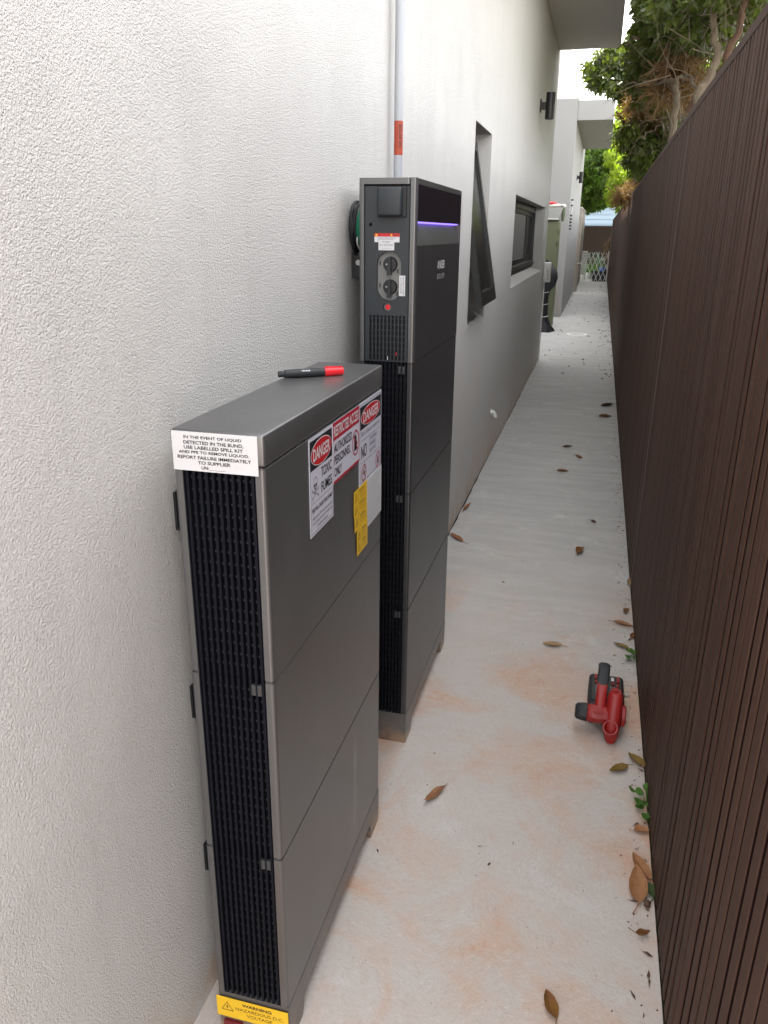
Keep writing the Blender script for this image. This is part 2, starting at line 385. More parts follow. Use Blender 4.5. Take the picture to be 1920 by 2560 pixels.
def rounded(x0, x1, y0, y1, r, n=4, corners=(1, 1, 1, 1)):
    out = []
    for (cx, cy, a0), on in zip(((x1 - r, y1 - r, 0), (x0 + r, y1 - r, 90), (x0 + r, y0 + r, 180), (x1 - r, y0 + r, 270)), corners):
        if on: out += [(cx + r * math.cos(math.radians(a0 + 90 * i / n)), cy + r * math.sin(math.radians(a0 + 90 * i / n))) for i in range(n + 1)]
        else: out.append((x1 if a0 in (0, 270) else x0, y1 if a0 in (0, 90) else y0))
    return out
def circ(cx, cy, r, n=24, ry=None): return [(cx + r * math.cos(2 * PI * i / n), cy + (ry or r) * math.sin(2 * PI * i / n)) for i in range(n)]

# ---- lettering: flat outlines of the built-in font
_tc = {}
def glyphs(txt, bold=0.0):
    key = (txt, bold)
    if key in _tc: return _tc[key]
    cu = bpy.data.curves.new('lettering', 'FONT'); cu.body = txt; cu.offset = bold; cu.resolution_u = 3
    ob = bpy.data.objects.new('lettering', cu); COL.objects.link(ob)
    dg = bpy.context.evaluated_depsgraph_get()
    me = bpy.data.meshes.new_from_object(ob.evaluated_get(dg))
    vs = [tuple(v.co) for v in me.vertices]; fs = [tuple(p.vertices) for p in me.polygons]
    bpy.data.objects.remove(ob); bpy.data.curves.remove(cu); bpy.data.meshes.remove(me)
    _tc[key] = (vs, fs); return _tc[key]
class Flat:
    """flat print on a sticker. u,v in metres on the sticker; mapped to the world by a function"""
    def __init__(s, mapf): s.map = mapf; s.layers = {}
    def add(s, m, vs, fs, lift=1):
        mb = s.layers.setdefault(m, MB()); mb.add([s.map(u, v, lift * .00025) for u, v in vs], fs)
    def text(s, txt, u0, u1, v0, v1, m='ink', bold=0.0, lift=2, shear=0):
        vs, fs = glyphs(txt, bold)
        xs = [v[0] for v in vs]; ys = [v[1] for v in vs]; a, b, c, d = min(xs), max(xs), min(ys), max(ys)
        s.add(m, [(u0 + (x - a) / (b - a) * (u1 - u0), v0 + (y - c) / (d - c) * (v1 - v0)) for x, y, *_ in vs], fs, lift)
    def poly(s, pts, m, lift=1, holes=()):
        loops = [list(pts)] + [list(h) for h in holes]
        tri = tessellate_polygon([[Vector((p[0], p[1], 0)) for p in lp] for lp in loops])
        s.add(m, [p for lp in loops for p in lp], [tuple(t) for t in tri], lift)
    def rect(s, u0, u1, v0, v1, m, lift=1): s.poly([(u0, v0), (u1, v0), (u1, v1), (u0, v1)], m, lift)
    def frame(s, u0, u1, v0, v1, t, m, lift=1):
        for r in ((u0, u1, v0, v0 + t), (u0, u1, v1 - t, v1), (u0, u0 + t, v0 + t, v1 - t), (u1 - t, u1, v0 + t, v1 - t)): s.rect(*r, m, lift)
    def line(s, a, b, t, m, lift=1):
        d = Vector((b[0] - a[0], b[1] - a[1])).normalized(); n = Vector((-d.y, d.x)) * t / 2
        s.poly([(a[0] - n.x, a[1] - n.y), (b[0] - n.x, b[1] - n.y), (b[0] + n.x, b[1] + n.y), (a[0] + n.x, a[1] + n.y)], m, lift)
    def ring(s, cu, cv, ru, rv, t, m, lift=1):
        s.poly(circ(cu, cv, ru, 28, rv), m, lift, [circ(cu, cv, ru - t, 28, rv - t)])
    def build(s, parent, names):
        for m, mb in s.layers.items(): mb.obj(names.get(m, {'ink': 'lettering', 'paper': 'white_print', 'red_print': 'red_oval', 'red_border': 'red_band', 'inkgrey': 'grey_lettering', 'brownpale': 'faded_lettering'}.get(m, 'lettering')), m, parent, fixn=False)

# ================================================================== SETTING
# ground and path
g = MB().add([(-60, -40, -.05), (60, -40, -.05), (60, 120, -.05), (-60, 120, -.05)], [(0, 1, 2, 3)]).obj('ground', 'soil', fixn=False); struct(g)
pm = MB(); pm.poly([(-.28, -1.25), (.9315, -1.25), (.9315, 27.6), (.0, 27.6), (.0, 15.0), (-1.5, 15.0), (-1.5, 9.2), (-.28, 9.2)], 'z', -.12, 0.0)
struct(pm.obj('path', 'concrete'))
struct(MB().box(-9, 9, -16, -1.252, -.12, -.004).obj('driveway', 'concrete'))
# ragged gap between slab edge and wall
jm = MB(); y = 1.72; pts = []
while y < 9.15:
    w = .0035 + .0045 * rnd.random() * (1 + .8 * math.sin(y * 2.3)); pts.append((y, w)); y += .035 + rnd.random() * .05
vs = []; fs = []
for i, (y, w) in enumerate(pts):
    vs += [(.0015, y, .0018), (.0015 + w, y + rnd.uniform(-.008, .008), .0018)]
    if i: fs.append((2 * i - 2, 2 * i - 1, 2 * i + 1, 2 * i))
struct(jm.add(vs, fs).obj('slab_joint', 'deep', fixn=False))

# ---- house
house = thing('house', 'white rough rendered house with two side windows and a flat canopy along the path', 'house')
W1 = (3.224, 3.84, 1.048, 2.053); W2 = (5.322, 8.56, 1.125, 1.803)
wall = MB(); rect = lambda a, b, c, d: [(a, c), (b, c), (b, d), (a, d)]
wall.poly([(-1.25, -.1), (9.2, -.1), (9.2, 5.3), (-1.25, 5.3)], 'x', -.30, 0.0, [rect(*W1), rect(*W2)])
wall.obj('wall', 'stucco', house)
MB().box(-6, -.302, -1.25, 9.2, -.1, 5.3).obj('rear_wall', 'stucco_far', house)
MB().box(.001, .653, 1.9, 9.0, 3.435, 3.75, .004).obj('canopy', 'render_smooth', house)
# tall awning window, sash hung at the top and pushed open
win = MB()
y0, y1, z0, z1 = W1
MB().poly([(-.2, z0 + .0005), (-.001, z0 + .0005), (-.2, z0 + .125)], 'y', y0 + .001, y1 - .001).obj('sill', 'stucco', house)
z0 += .085
win.box(-.20, -.125, y0 + .002, y0 + .04, z0, z1).box(-.20, -.125, y1 - .04, y1 - .002, z0, z1).box(-.20, -.125, y0 + .04, y1 - .04, z0, z0 + .04).box(-.20, -.125, y0 + .04, y1 - .04, z1 - .04, z1)
wn1 = win.obj('window', 'alu', house, label='tall narrow black window with its sash pushed open at the bottom')
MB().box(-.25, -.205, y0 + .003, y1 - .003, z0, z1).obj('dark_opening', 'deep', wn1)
hinge = Vector((-.115, 0, z1 - .05)); bot = Vector((.042, 0, 1.155))
dv = (bot - hinge); ln = dv.length; dn = dv.normalized(); out = Vector((-dn.z, 0, dn.x)); out = out if out.x > 0 else -out
def sash_bar(mb, ya, yb, a, b, t0=0.0, t1=.034):
    c = []
    for (yy, s, t) in ((ya, a, t0), (yb, a, t0), (yb, a, t1), (ya, a, t1), (ya, b, t0), (yb, b, t0), (yb, b, t1), (ya, b, t1)):
        q = hinge + dn * s + out * t; c.append((q.x, yy, q.z))
    mb.add(c, [(0, 3, 2, 1), (4, 5, 6, 7), (0, 1, 5, 4), (1, 2, 6, 5), (2, 3, 7, 6), (3, 0, 4, 7)])
sb = MB(); ya, yb = y0 + .012, y1 - .012
sash_bar(sb, ya, ya + .045, 0, ln); sash_bar(sb, yb - .045, yb, 0, ln); sash_bar(sb, ya + .045, yb - .045, 0, .045); sash_bar(sb, ya + .045, yb - .045, ln - .07, ln)
sb.obj('sash', 'alu_grey', wn1)
sg = MB(); sash_bar(sg, ya + .045, yb - .045, .045, ln - .07, .014, .020); sg.obj('pane', 'winglass', wn1)
st = MB(); st.tube([(-.16, y0 + .05, 1.50), (-.04, y0 + .055, 1.42)], .006).tube([(-.16, y1 - .05, 1.50), (-.04, y1 - .055, 1.42)], .006); st.obj('stay_arm', 'steel', wn1)
# long sliding window
y0, y1, z0, z1 = W2
MB().poly([(-.2, z0 + .0005), (-.001, z0 + .0005), (-.2, z0 + .09)], 'y', y0 + .001, y1 - .001).obj('sill', 'stucco', house)
z0 += .045
w2 = MB().box(-.17, -.10, y0 + .002, y0 + .05, z0, z1).box(-.17, -.10, y1 - .05, y1 - .002, z0, z1).box(-.17, -.10, y0 + .05, y1 - .05, z0, z0 + .075).box(-.17, -.10, y0 + .05, y1 - .05, z1 - .06, z1)
w2.box(-.10, -.085, y0 + .002, y1 - .002, z0 + .03, z0 + .045).box(-.10, -.092, y0 + .002, y1 - .002, z0 + .058, z0 + .068)
wn2 = w2.obj('window', 'alu_grey', house, label='wide low sliding window with a charcoal frame')
for (a, b, x, gl) in ((5.38, 7.72, -.135, 'curtain'), (7.55, 8.5, -.155, 'winglass')):
    s = MB().box(x, x + .022, a, a + .07, z0 + .075, z1 - .06).box(x, x + .022, b - .07, b, z0 + .075, z1 - .06).box(x, x + .022, a + .07, b - .07, z0 + .075, z0 + .125).box(x, x + .022, a + .07, b - .07, z1 - .10, z1 - .06)
    sh = s.obj('sliding_sash', 'alu', wn2)
    MB().box(x + .006, x + .010, a + .07, b - .07, z0 + .125, z1 - .10).obj('pane', gl, wn2)
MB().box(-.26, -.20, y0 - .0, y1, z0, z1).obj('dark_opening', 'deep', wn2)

# ---- wing of the house beyond the recess
wing = thing('house_wing', 'white rendered wing beyond the recess with its own flat canopy and a taller block behind', 'house')
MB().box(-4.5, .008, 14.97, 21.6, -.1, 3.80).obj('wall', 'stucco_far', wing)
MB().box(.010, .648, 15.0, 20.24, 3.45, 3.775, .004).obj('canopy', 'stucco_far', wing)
MB().box(-4.4, -1.5, 9.2, 14.968, -.1, 6.3).box(-4.4, -1.5, 14.972, 18.0, 3.81, 6.3).obj('recess_wall_sun_block', 'stucco_far', wing)  # recess back wall; extra height and second box added unseen to block sun
tw = MB(); tw.poly([(20.0, 3.803), (31.0, 3.803), (31.0, 5.75), (20.0, 5.75)], 'x', -4.0, -.5); tw.obj('upper_block', 'white_wall', wing)
lw = thing('garden_wall', 'low beige rendered wall running on past the wing to the trellis gate', 'wall')
MB().box(-.25, .035, 22.0, 27.35, -.1, 2.16).obj('masonry', 'beige', lw)
MB().box(-.27, .055, 21.98, 27.37, 2.162, 2.20, .004).obj('coping', 'render_smooth', lw)
MB().tube([(.052, 22.3, .0), (.052, 22.3, 2.1)], .03, 10).obj('downpipe', 'beige', lw, True)
MB().box(.036, .16, 22.25, 22.29, .745, .765).obj('wall_strap', 'white_pl', lw)

# ---- fence
fence = thing('batten_fence', 'tall brown composite batten fence along the right edge of the path', 'fence')
FX = .933; FT = 1.945
def slat(w, n):
    mb = MB(); d = .020; c = .0022
    mb.poly([(0, 0), (0, -w), (-d + c, -w), (-d, -w + c), (-d, -c), (-d + c, 0)], 'z', 0.0, 1.0); me = mb.mesh(n, 'clad', fixn=True)
    me.materials.append(M['clad_groove_shade'])
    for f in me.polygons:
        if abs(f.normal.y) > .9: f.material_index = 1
    return me
meshes = [slat(.0455, 'slat'), slat(.0400, 'slat'), slat(.0395, 'slat'), slat(.0385, 'slat')]
ys = []; base0 = -.618 + .0
k = 0; y = -.418
# thin joints sit at y = .185 + n * .2013 ; each board shows four battens
n_obj = 0; far = MB(); near_behind = MB(); bdy = -.0183 - 5 * .2033
b = 0
while bdy + b * .2033 < 28.6:
    yb = bdy + b * .2033
    # battens from low y to high y inside one board
    edges = [(.0030, .0420), (.0560, .0890), (.1060, .1385), (.1565, .1980)]
    for i, (a, c) in enumerate(edges):
        if n_obj < 300:
            w = c - a; me = meshes[0] if i == 3 else meshes[1 + i % 3]
            o = inst('slat', me, fence, (FX + .020 + rnd.uniform(-.0008, .0008), yb + c, .012), (0, 0, 0), (1, w / (.0455 if i == 3 else (.0400, .0395, .0385)[i % 3]), FT - .012))
            n_obj += 1
        else:
            far.box(FX, FX + .02, yb + a, yb + c, .012, FT)
    b += 1
far.obj('slat_run', 'clad', fence, kind='stuff', fixn=False)
bk = MB(); yy = bdy
nb = MB()
for b in range(0):
    for (a, c) in [(.0018, .0435), (.0525, .0925), (.1025, .1425), (.1535, .1992)]: nb.box(FX, FX + .02, yy + b * .2033 + a, yy + b * .2033 + c, .012, FT)
MB().box(FX + .0205, FX + .05, bdy, 28.6, -.1, FT - .001).obj('backing_board', 'clad_groove_shade', fence)
MB().box(FX - .002, FX + .055, bdy, 28.6, FT, 1.972, .002).obj('top_rail', 'clad', fence)
MB().box(FX - .0035, FX - .0005, 2.402, 2.408, .01, FT).obj('joint_strip', 'joint_trim', fence)

# ---- trellis gate, 27.4 m down the path
gate = thing('trellis_gate', 'white expanding trellis gate closing the far end of the path', 'gate')
GY = 27.40; lat_cache = {}
def lath(mb, a, b, y, w=.023, t=.007):
    d = Vector((b[0] - a[0], 0, b[1] - a[1])); L_ = d.length; d.normalize(); n = Vector((-d.z, 0, d.x)) * w / 2
    A = Vector((a[0], y, a[1])); B = Vector((b[0], y, b[1])); Y = Vector((0, t, 0))
    mb.add([A - n, A + n, B + n, B - n, A - n + Y, A + n + Y, B + n + Y, B - n + Y], [(0, 1, 2, 3), (7, 6, 5, 4), (0, 4, 5, 1), (1, 5, 6, 2), (2, 6, 7, 3), (3, 7, 4, 0)])
def clipseg(a, b, x0, x1, z0, z1):
    t0, t1 = 0.0, 1.0; dx, dz = b[0] - a[0], b[1] - a[1]
    for p, q in ((-dx, a[0] - x0), (dx, x1 - a[0]), (-dz, a[1] - z0), (dz, z1 - a[1])):
        if abs(p) < 1e-9:
            if q < 0: return None
        else:
            r = q / p
            if p < 0: t0 = max(t0, r)
            else: t1 = min(t1, r)
    return None if t0 >= t1 else ((a[0] + t0 * dx, a[1] + t0 * dz), (a[0] + t1 * dx, a[1] + t1 * dz))
for sgn in (1, -1):
    for i in range(-4, 7):
        x = .215 + i * .148; run = .91 / 2.36
        a = (x, .03) if sgn > 0 else (x + run, .03); b = (x + run, .94) if sgn > 0 else (x, .94)
        c = clipseg(a, b, .21, .885, .03, .94)
        if c and (abs(c[0][1] - c[1][1]) > .06):
            mb = MB(); lath(mb, c[0], c[1], GY + (0 if sgn > 0 else .0095)); mb.obj('lath', 'white_pl', gate, fixn=False)
for sgn in (1, -1):                                  # folded bundle at the hinge side
    for i in range(-4, 7):
        x = .0 + i * .050; run = .30
        a = (x, .02) if sgn > 0 else (x + run, .02); b = (x + run, .985) if sgn > 0 else (x, .985)
        c = clipseg(a, b, .03, .225, .02, .985)
        if c and abs(c[0][1] - c[1][1]) > .06:
            mb = MB(); lath(mb, c[0], c[1], GY - .03 + (0 if sgn > 0 else .0095)); mb.obj('lath', 'white_pl', gate, fixn=False)
MB().box(.885, .922, GY - .005, GY + .03, .0, .985, .002).obj('gate_post', 'white_pl', gate)
MB().box(.012, .04, GY - .05, GY + .03, .0, .985, .002).obj('gate_post', 'white_pl', gate)

# ---- garden beyond the gate
f2 = thing('back_fence', 'dark brown batten fence standing across the far garden', 'fence')
m2 = MB(); x = -1.6
while x < 1.75: m2.box(x, x + .042, 31.98, 32.0, .0, 1.80); x += .05
m2.obj('slat_run', 'clad_far', f2, kind='stuff', fixn=False)
MB().box(-1.6, 1.75, 32.002, 32.03, 0, 1.79).obj('backing_board', 'clad_groove_shade', f2)
MB().box(-1.6, 1.75, 31.97, 32.04, 1.802, 1.825).obj('top_rail', 'clad_far', f2)
nbh = thing('weatherboard_house', 'pale blue weatherboard house rising behind the dark back fence', 'house')
MB().box(-6, 4, 34.03, 40, 0, 3.3).obj('wall', 'bluewb', nbh)
wbm = MB(); wbm.poly([(34.0, 0), (34.028, 0), (34.028, .185), (34.022, .185)], 'x', -6, 4); wme = wbm.mesh('weatherboard', 'bluewb')
for i in range(17): inst('weatherboard', wme, nbh, (0, 0, .10 + i * .18))
rf = MB(); rf.poly([(33.6, 3.25), (40.3, 3.25), (37, 4.6)], 'x', -6.3, 4.3); rf.obj('roof', 'alu_grey', nbh)
def blades(n, cx, cy, z, rx, ry, h, w, r=rnd):
    mb = MB()
    for _ in range(n):
        x = cx + r.uniform(-rx, rx); y = cy + r.uniform(-ry, ry); a = r.uniform(0, 2 * PI); hh = h * r.uniform(.5, 1.2); lx, ly = r.uniform(-.4, .4) * hh, r.uniform(-.4, .4) * hh
        dx, dy = math.cos(a) * w / 2, math.sin(a) * w / 2
        mb.add([(x - dx, y - dy, z), (x + dx, y + dy, z), (x + lx + dx * .5, y + ly, z + hh * .6), (x + lx * 1.6, y + ly * 1.6, z + hh)], [(0, 1, 2), (0, 2, 3)])
    return mb
gr = blades(5200, .2, 29.9, -.05, 1.6, 2.0, .16, .012).obj('grass', 'grass', fixn=False, kind='stuff'); gr['label'] = 'rough green grass beyond the trellis gate'; gr['category'] = 'grass'
def rosette(name, c, n, ln, w, label, cat, up=.5, mt='agave', r=rnd):
    t = thing(name, label, cat, loc=c)
    for i in range(n):
        a = 2 * PI * i * .382 + r.uniform(-.2, .2); e = r.uniform(up, 1.45); L_ = ln * r.uniform(.7, 1.1)
        mb = MB(); d = Vector((math.cos(a), math.sin(a), 0)); s = Vector((-d.y, d.x, 0)); vs = []; fs = []
        for j in range(6):
            q = j / 5; ee = e - q * q * .35; p = d * (L_ * q * math.cos(ee)) + Vector((0, 0, L_ * q * math.sin(ee))); ww = w * (1 - q) ** .7 * (.6 + q * .8) + .001
            vs += [p - s * ww + Vector((0, 0, ww * .5)), p, p + s * ww + Vector((0, 0, ww * .5))]
            if j: o = (j - 1) * 3; fs += [(o, o + 1, o + 4, o + 3), (o + 1, o + 2, o + 5, o + 4)]
        mb.add(vs, fs).obj('leaf', mt, t, fixn=False)
    return t
rosette('agave', (.62, 29.0, .45), 16, .62, .035, 'blue green agave with one tall upright leaf behind the gate', 'plant', .7)
rosette('agave', (.30, 29.6, .55), 14, .45, .03, 'smaller spiky agave standing behind the middle of the gate', 'plant', .4)
def pot(name, c, r, h, m, label, cat, handle=False):
    t = thing(name, label, cat, loc=c)
    MB().lathe([(r * .78, 0), (r, h), (r * 1.06, h), (r * 1.06, h * .93), (r * .96, h * .93), (r * .9, h * .5), (.001, h * .5)], (0, 0, 0), (0, 0, 1), 20).obj('bucket_body' if handle else 'pot_body', m, t, True)
    if handle: MB().tube([(r * 1.05 * math.cos(a), 0, h * .95 + r * .5 * math.sin(a)) for a in [PI * i / 10 for i in range(11)]], .006, 6).obj('handle', 'white_pl', t)
    else: MB().lathe([(.001, h * .88), (r * .9, h * .88)], (0, 0, 0), (0, 0, 1), 16).obj('soil_fill', 'soil', t)
    return t
crate = thing('crate', 'black plastic crate standing just behind the right side of the gate', 'crate', loc=(.66, 27.95, -.02))
cm = MB().box(-.24, .24, -.18, -.165, 0, .34).box(-.24, .24, .165, .18, 0, .34).box(-.24, -.225, -.165, .165, 0, .34).box(.225, .24, -.165, .165, 0, .34).box(-.225, .225, -.165, .165, 0, .02)
cm.obj('crate_body', 'black_plastic', crate); MB().box(-.25, .25, -.19, -.181, .30, .345).box(-.25, .25, .181, .19, .30, .345).obj('rim', 'black_plastic', crate)
pot('bucket', (.74, 27.9, .0), .105, .45, 'blue', 'blue plastic bucket standing in the black crate behind the gate', 'bucket', True)
pot('plant_pot', (.30, 28.1, -.03), .12, .30, 'white_pl', 'large white plant pot behind the middle of the trellis gate', 'pot')
pot('plant_pot', (.12, 27.9, -.03), .085, .24, 'white_pl', 'small white plant pot behind the folded side of the gate', 'pot')
blades(420, .42, 28.2, -.04, .10, .10, .62, .02).obj('foliage', 'leaf_weed', tag_t := thing('garden_shrub', 'yellow green low shrub seen through the gate lattice', 'shrub'), fixn=False)
sl = MB().box(.02, .44, 27.5, 27.72, -.04, .055, .01); tag(sl.obj('kerb_block', 'white_pl'), 'long white block lying at the foot of the trellis gate', 'block')

# ================================================================== CABINETS
FINP = .0108
def cprofile(x0, x1, y0, y1, xa, xb, d, r=.006):
    """outline (x,y) of a cabinet section with a recess in both end faces"""
    p = [(x1, y0 + r * 0)]
    out = []
    def arc(cx, cy, a0): return [(cx + r * math.cos(math.radians(a0 + 22.5 * i)), cy + r * math.sin(math.radians(a0 + 22.5 * i))) for i in range(5)]
    out += [(xb, y0), *arc(x1 - r, y0 + r, 270), *arc(x1 - r, y1 - r, 0), (xb, y1), (xb, y1 - d), (xa, y1 - d), (xa, y1), *arc(x0 + r, y1 - r, 90), *arc(x0 + r, y0 + r, 180), (xa, y0), (xa, y0 + d), (xb, y0 + d)]
    return out
fin_me = None
def module(parent, X, Y, z0, z1, m, clips=True, label=None):
    """one stacked battery module: case > grille, fins, clips"""
    global fin_me
    xa, xb = X + .0145, X + .1345; d = .020
    mb = MB(); pr = cprofile(X, X + .15, Y, Y + .67, xa, xb, d)
    c = .0024
    mb.poly(pr, 'z', z0 + c, z1 - c)
    cx, cy = X + .075, Y + .335
    for za, zb in ((z0 + .0005, z0 + c), (z1 - c, z1 - .0005)):      # tiny chamfer that catches the light at each joint
        ins = [(cx + (x - cx) * (1 - .0019 / .075), cy + (y - cy) * (1 - .0019 / .335)) for x, y in pr]
        mb.poly(ins, 'z', za, zb)
    case = mb.obj('battery_module', m, parent, label=label)
    MB().box(xa + .0003, xb - .0003, Y + d - .003, Y + d - .0005, z0, z1).obj('grille_back', 'deep', case)
    bars = MB(); z = z0 + .018
    while z < z1 - .01: bars.box(xa + .001, xb - .001, Y + .0095, Y + .0120, z, z + .0035); z += .0200
    bars.obj('grille_bars', 'grille', case)
    if fin_me is None: fin_me = MB().poly([(0, .002), (.0048, .002), (.0056, .014), (-.0008, .014)], 'z', 0, 1).mesh('vent_fin', 'fin')
    for i in range(11):
        inst('vent_fin', fin_me, case, (xa + .0035 + i * FINP, Y + .0, z0 + .0005), (0, 0, 0), (1, 1, z1 - z0 - .001))
    for xx in (xa, xb - .0018): MB().box(xx + .0002, xx + .0016, Y + .001, Y + .016, z0, z1).obj('grille_frame', 'fin', case)
    if clips:
        for xx in (X + .109, X + .1195): MB().box(xx, xx + .0075, Y - .0005, Y + .006, z1 - .029, z1 - .009, .001).obj('clip', 'clip', case)
    return case
def base(parent, X, Y, zt, low=.052, n1=.085, n2=.585):
    mb = MB(); mb.poly([(Y + .002, .001), (Y + n1 - .012, .001), (Y + n1, low), (Y + n2, low), (Y + n2 + .008, .001), (Y + .669, .001), (Y + .669, zt - .0005), (Y + .002, zt - .0005)], 'x', X + .001, X + .1505)
    return mb.obj('base', 'silver_base', parent)
def bracket(parent, X, Y, z0, z1):
    mb = MB().box(.001, .005, Y, Y + .05, z0, z1).box(.005, X, Y, Y + .004, z0, z0 + .006).box(.005, X, Y + .004, Y + .008, z0 + .006, z1)
    br = mb.obj('wall_bracket', 'black_plastic', parent)
    MB().tube([(.022, Y + .0035, (z0 + z1) / 2 + .006), (.022, Y - .008, (z0 + z1) / 2 + .006)], .008, 6).obj('bolt', 'steel', br)

# ---- battery cabinet in front: lid + three modules + base
X, Y = .0578, 0.0; HB, HM, TOP, GAP = .1059, .3651, 1.2528, 1.2017
bc = thing('battery_cabinet', 'waist-high silver grey battery cabinet covered in warning stickers, nearest the viewer', 'cabinet', 'grey cabinets standing against the wall', loc=(0, 0, 0))
base(bc, X, Y, HB)
for i in range(3): module(bc, X, Y, HB + i * HM, HB + (i + 1) * HM, 'silver_low' if i == 0 else 'silver', clips=(i < 2), label='lowest module with a pale rubbed streak' if i == 0 else None)
lid = MB().box(X - .001, X + .151, Y - .001, Y + .671, GAP + .001, TOP, .005, seg=3).obj('lid', 'silver', bc, True)
MB().box(X + .1385, X + .1398, Y - .0016, Y - .0008, GAP + .004, TOP - .006).obj('seam', 'deep', lid)
for z0, z1 in ((1.050, 1.118), (.675, .742), (.314, .378)): bracket(bc, X, Y + .088, z0, z1)
MB().box(X + .01, X + .05, Y - .006, Y + .03, .001, .034, .002).obj('spacer_block', 'red_dark', bc, label='dull red block wedged under the base')

# ---- inverter cabinet behind: power unit + three modules + base
X2, Y2 = .0511, 1.0195; TOP2 = 1.6596; ZP = HB + 3 * HM
ic = thing('inverter_cabinet', 'tall dark grey inverter cabinet with a glowing violet strip, fed by the conduit', 'cabinet', 'grey cabinets standing against the wall')
base(ic, X2, Y2, HB)
for i in range(3): module(ic, X2, Y2, HB + i * HM, HB + (i + 1) * HM, 'dark_paint' if i else 'dark_paint')
# power unit body
pu = MB(); xa, xb, d = X2 + .0135, X2 + .1345, .022
pr = cprofile(X2, X2 + .128, Y2, Y2 + .67, xa, X2 + .1265, d)
back = [(X2 + .1345, Y2), (X2 + .1345, Y2 + .67)]
def body(mb, z0, z1):
    r = .006
    pts = [(xa, Y2), (xa, Y2 + d), (xb, Y2 + d), (xb, Y2 + .66), (X2, Y2 + .66)]
    arc = [(X2 + r + r * math.cos(math.radians(180 + 22.5 * i)), Y2 + r + r * math.sin(math.radians(180 + 22.5 * i))) for i in range(5)]
    mb.poly([*arc, *pts], 'z', z0, z1)
body(pu, ZP + .0015, 1.6445)
pw = pu.obj('power_unit', 'silver', ic)
MB().poly(rounded(X2, xb - .001, Y2, Y2 + .66, .006), 'z', 1.6446, TOP2 - .0004).obj('top_cap', 'silver', pw)
es = MB().poly(rounded(xb, X2 + .15, Y2, Y2 + .0175, .006, corners=(0, 0, 0, 1)), 'z', ZP + .0015, TOP2); es.obj('edge_strip', 'silver', pw)
MB().box(xb, X2 + .15, Y2 + .6745 - .0175, Y2 + .67, ZP + .0015, TOP2 - .002).obj('end_strip', 'dark_paint', pw)
fp = MB(); fp.poly([(xb, ZP + .0015), (X2 + .15, ZP + .0015), (X2 + .15, 1.499), (xb + .0008, 1.5535), (xb, 1.5535)], 'y', Y2 + .0178, Y2 + .6568)
fp.obj('front_panel', 'dark_paint', pw)
MB().poly([(1.6690, 1.5535), (1.6760, 1.5535), (1.6763, 1.4995)], 'x', xb + .001, X2 + .1497).obj('slope_cheek', 'silver', pw)
MB().box(xb, X2 + .1505, Y2 + .0178, Y2 + .6568, 1.5575, 1.6450, .0008).obj('glass_panel', 'glassblack', pw)
MB().box(xb, X2 + .149, Y2 + .0178, Y2 + .6568, 1.6455, TOP2 - .0006, .0).obj('top_edge', 'dark_paint', pw)
MB().box(xb + .0015, xb + .011, Y2 + .022, Y2 + .640, 1.5538, 1.5572).obj('light_strip', 'led', pw)
# side control panel
yp = Y2 + .004
ov = []; ocx, oz0, oz1, orr = X2 + .079, 1.362, 1.485, .0325
for i in range(13): a = PI * i / 12; ov.append((ocx + orr * math.cos(a), oz1 - orr + orr * math.sin(a)))
for i in range(13): a = PI + PI * i / 12; ov.append((ocx + orr * math.cos(a), oz0 + orr + orr * math.sin(a)))
bt = (X2 + .0755, 1.346)
slots = []
for i in range(10):
    xs = X2 + .0275 + i * .01015; slots.append([(xs, ZP + .006), (xs + .0062, ZP + .006), (xs + .0062, 1.324), (xs, 1.324)])
cp = MB().poly([(xa + .002, ZP + .0025), (xb - .003, ZP + .0025), (xb - .003, 1.640), (xa + .002, 1.640)], 'y', yp, yp + .0025, [ov, circ(bt[0], bt[1], .0108, 20), circ(X2 + .030, 1.549, .0045, 12)] + slots)
cpo = cp.obj('control_panel', 'slate', pw)
MB().box(xa + .0003, xb - .0003, yp + .0132, yp + .0152, ZP + .002, 1.6443).obj('recess_back', 'deep', pw)
MB().poly([(x, z) for x, z in ov], 'y', yp + .0120, yp + .0130).obj('switch_plate', 'greyplate', pw)
orim = [(ocx + (x - ocx) * 1.04, (oz0 + oz1) / 2 + (z - (oz0 + oz1) / 2) * 1.02) for x, z in ov]
MB().poly(orim, 'y', yp + .0027, yp + .0119, [ov]).obj('recess_rim', 'black_plastic', pw)
gb = MB(); z = ZP + .02
while z < 1.318: gb.box(xa + .004, xb - .004, yp + .004, yp + .006, z, z + .004); z += .0155
gb.obj('grille_bars', 'grille', pw)
MB().box(X2 + .0525, X2 + .1150, Y2 - .020, Y2 + .0055, 1.5690, 1.6370, .006, seg=3).obj('socket_cover', 'slate', pw, True)
MB().box(X2 + .048, X2 + .1240, Y2 - .002, Y2 + .0055, 1.5670, 1.6390, .002).obj('socket_frame', 'black_plastic', pw)
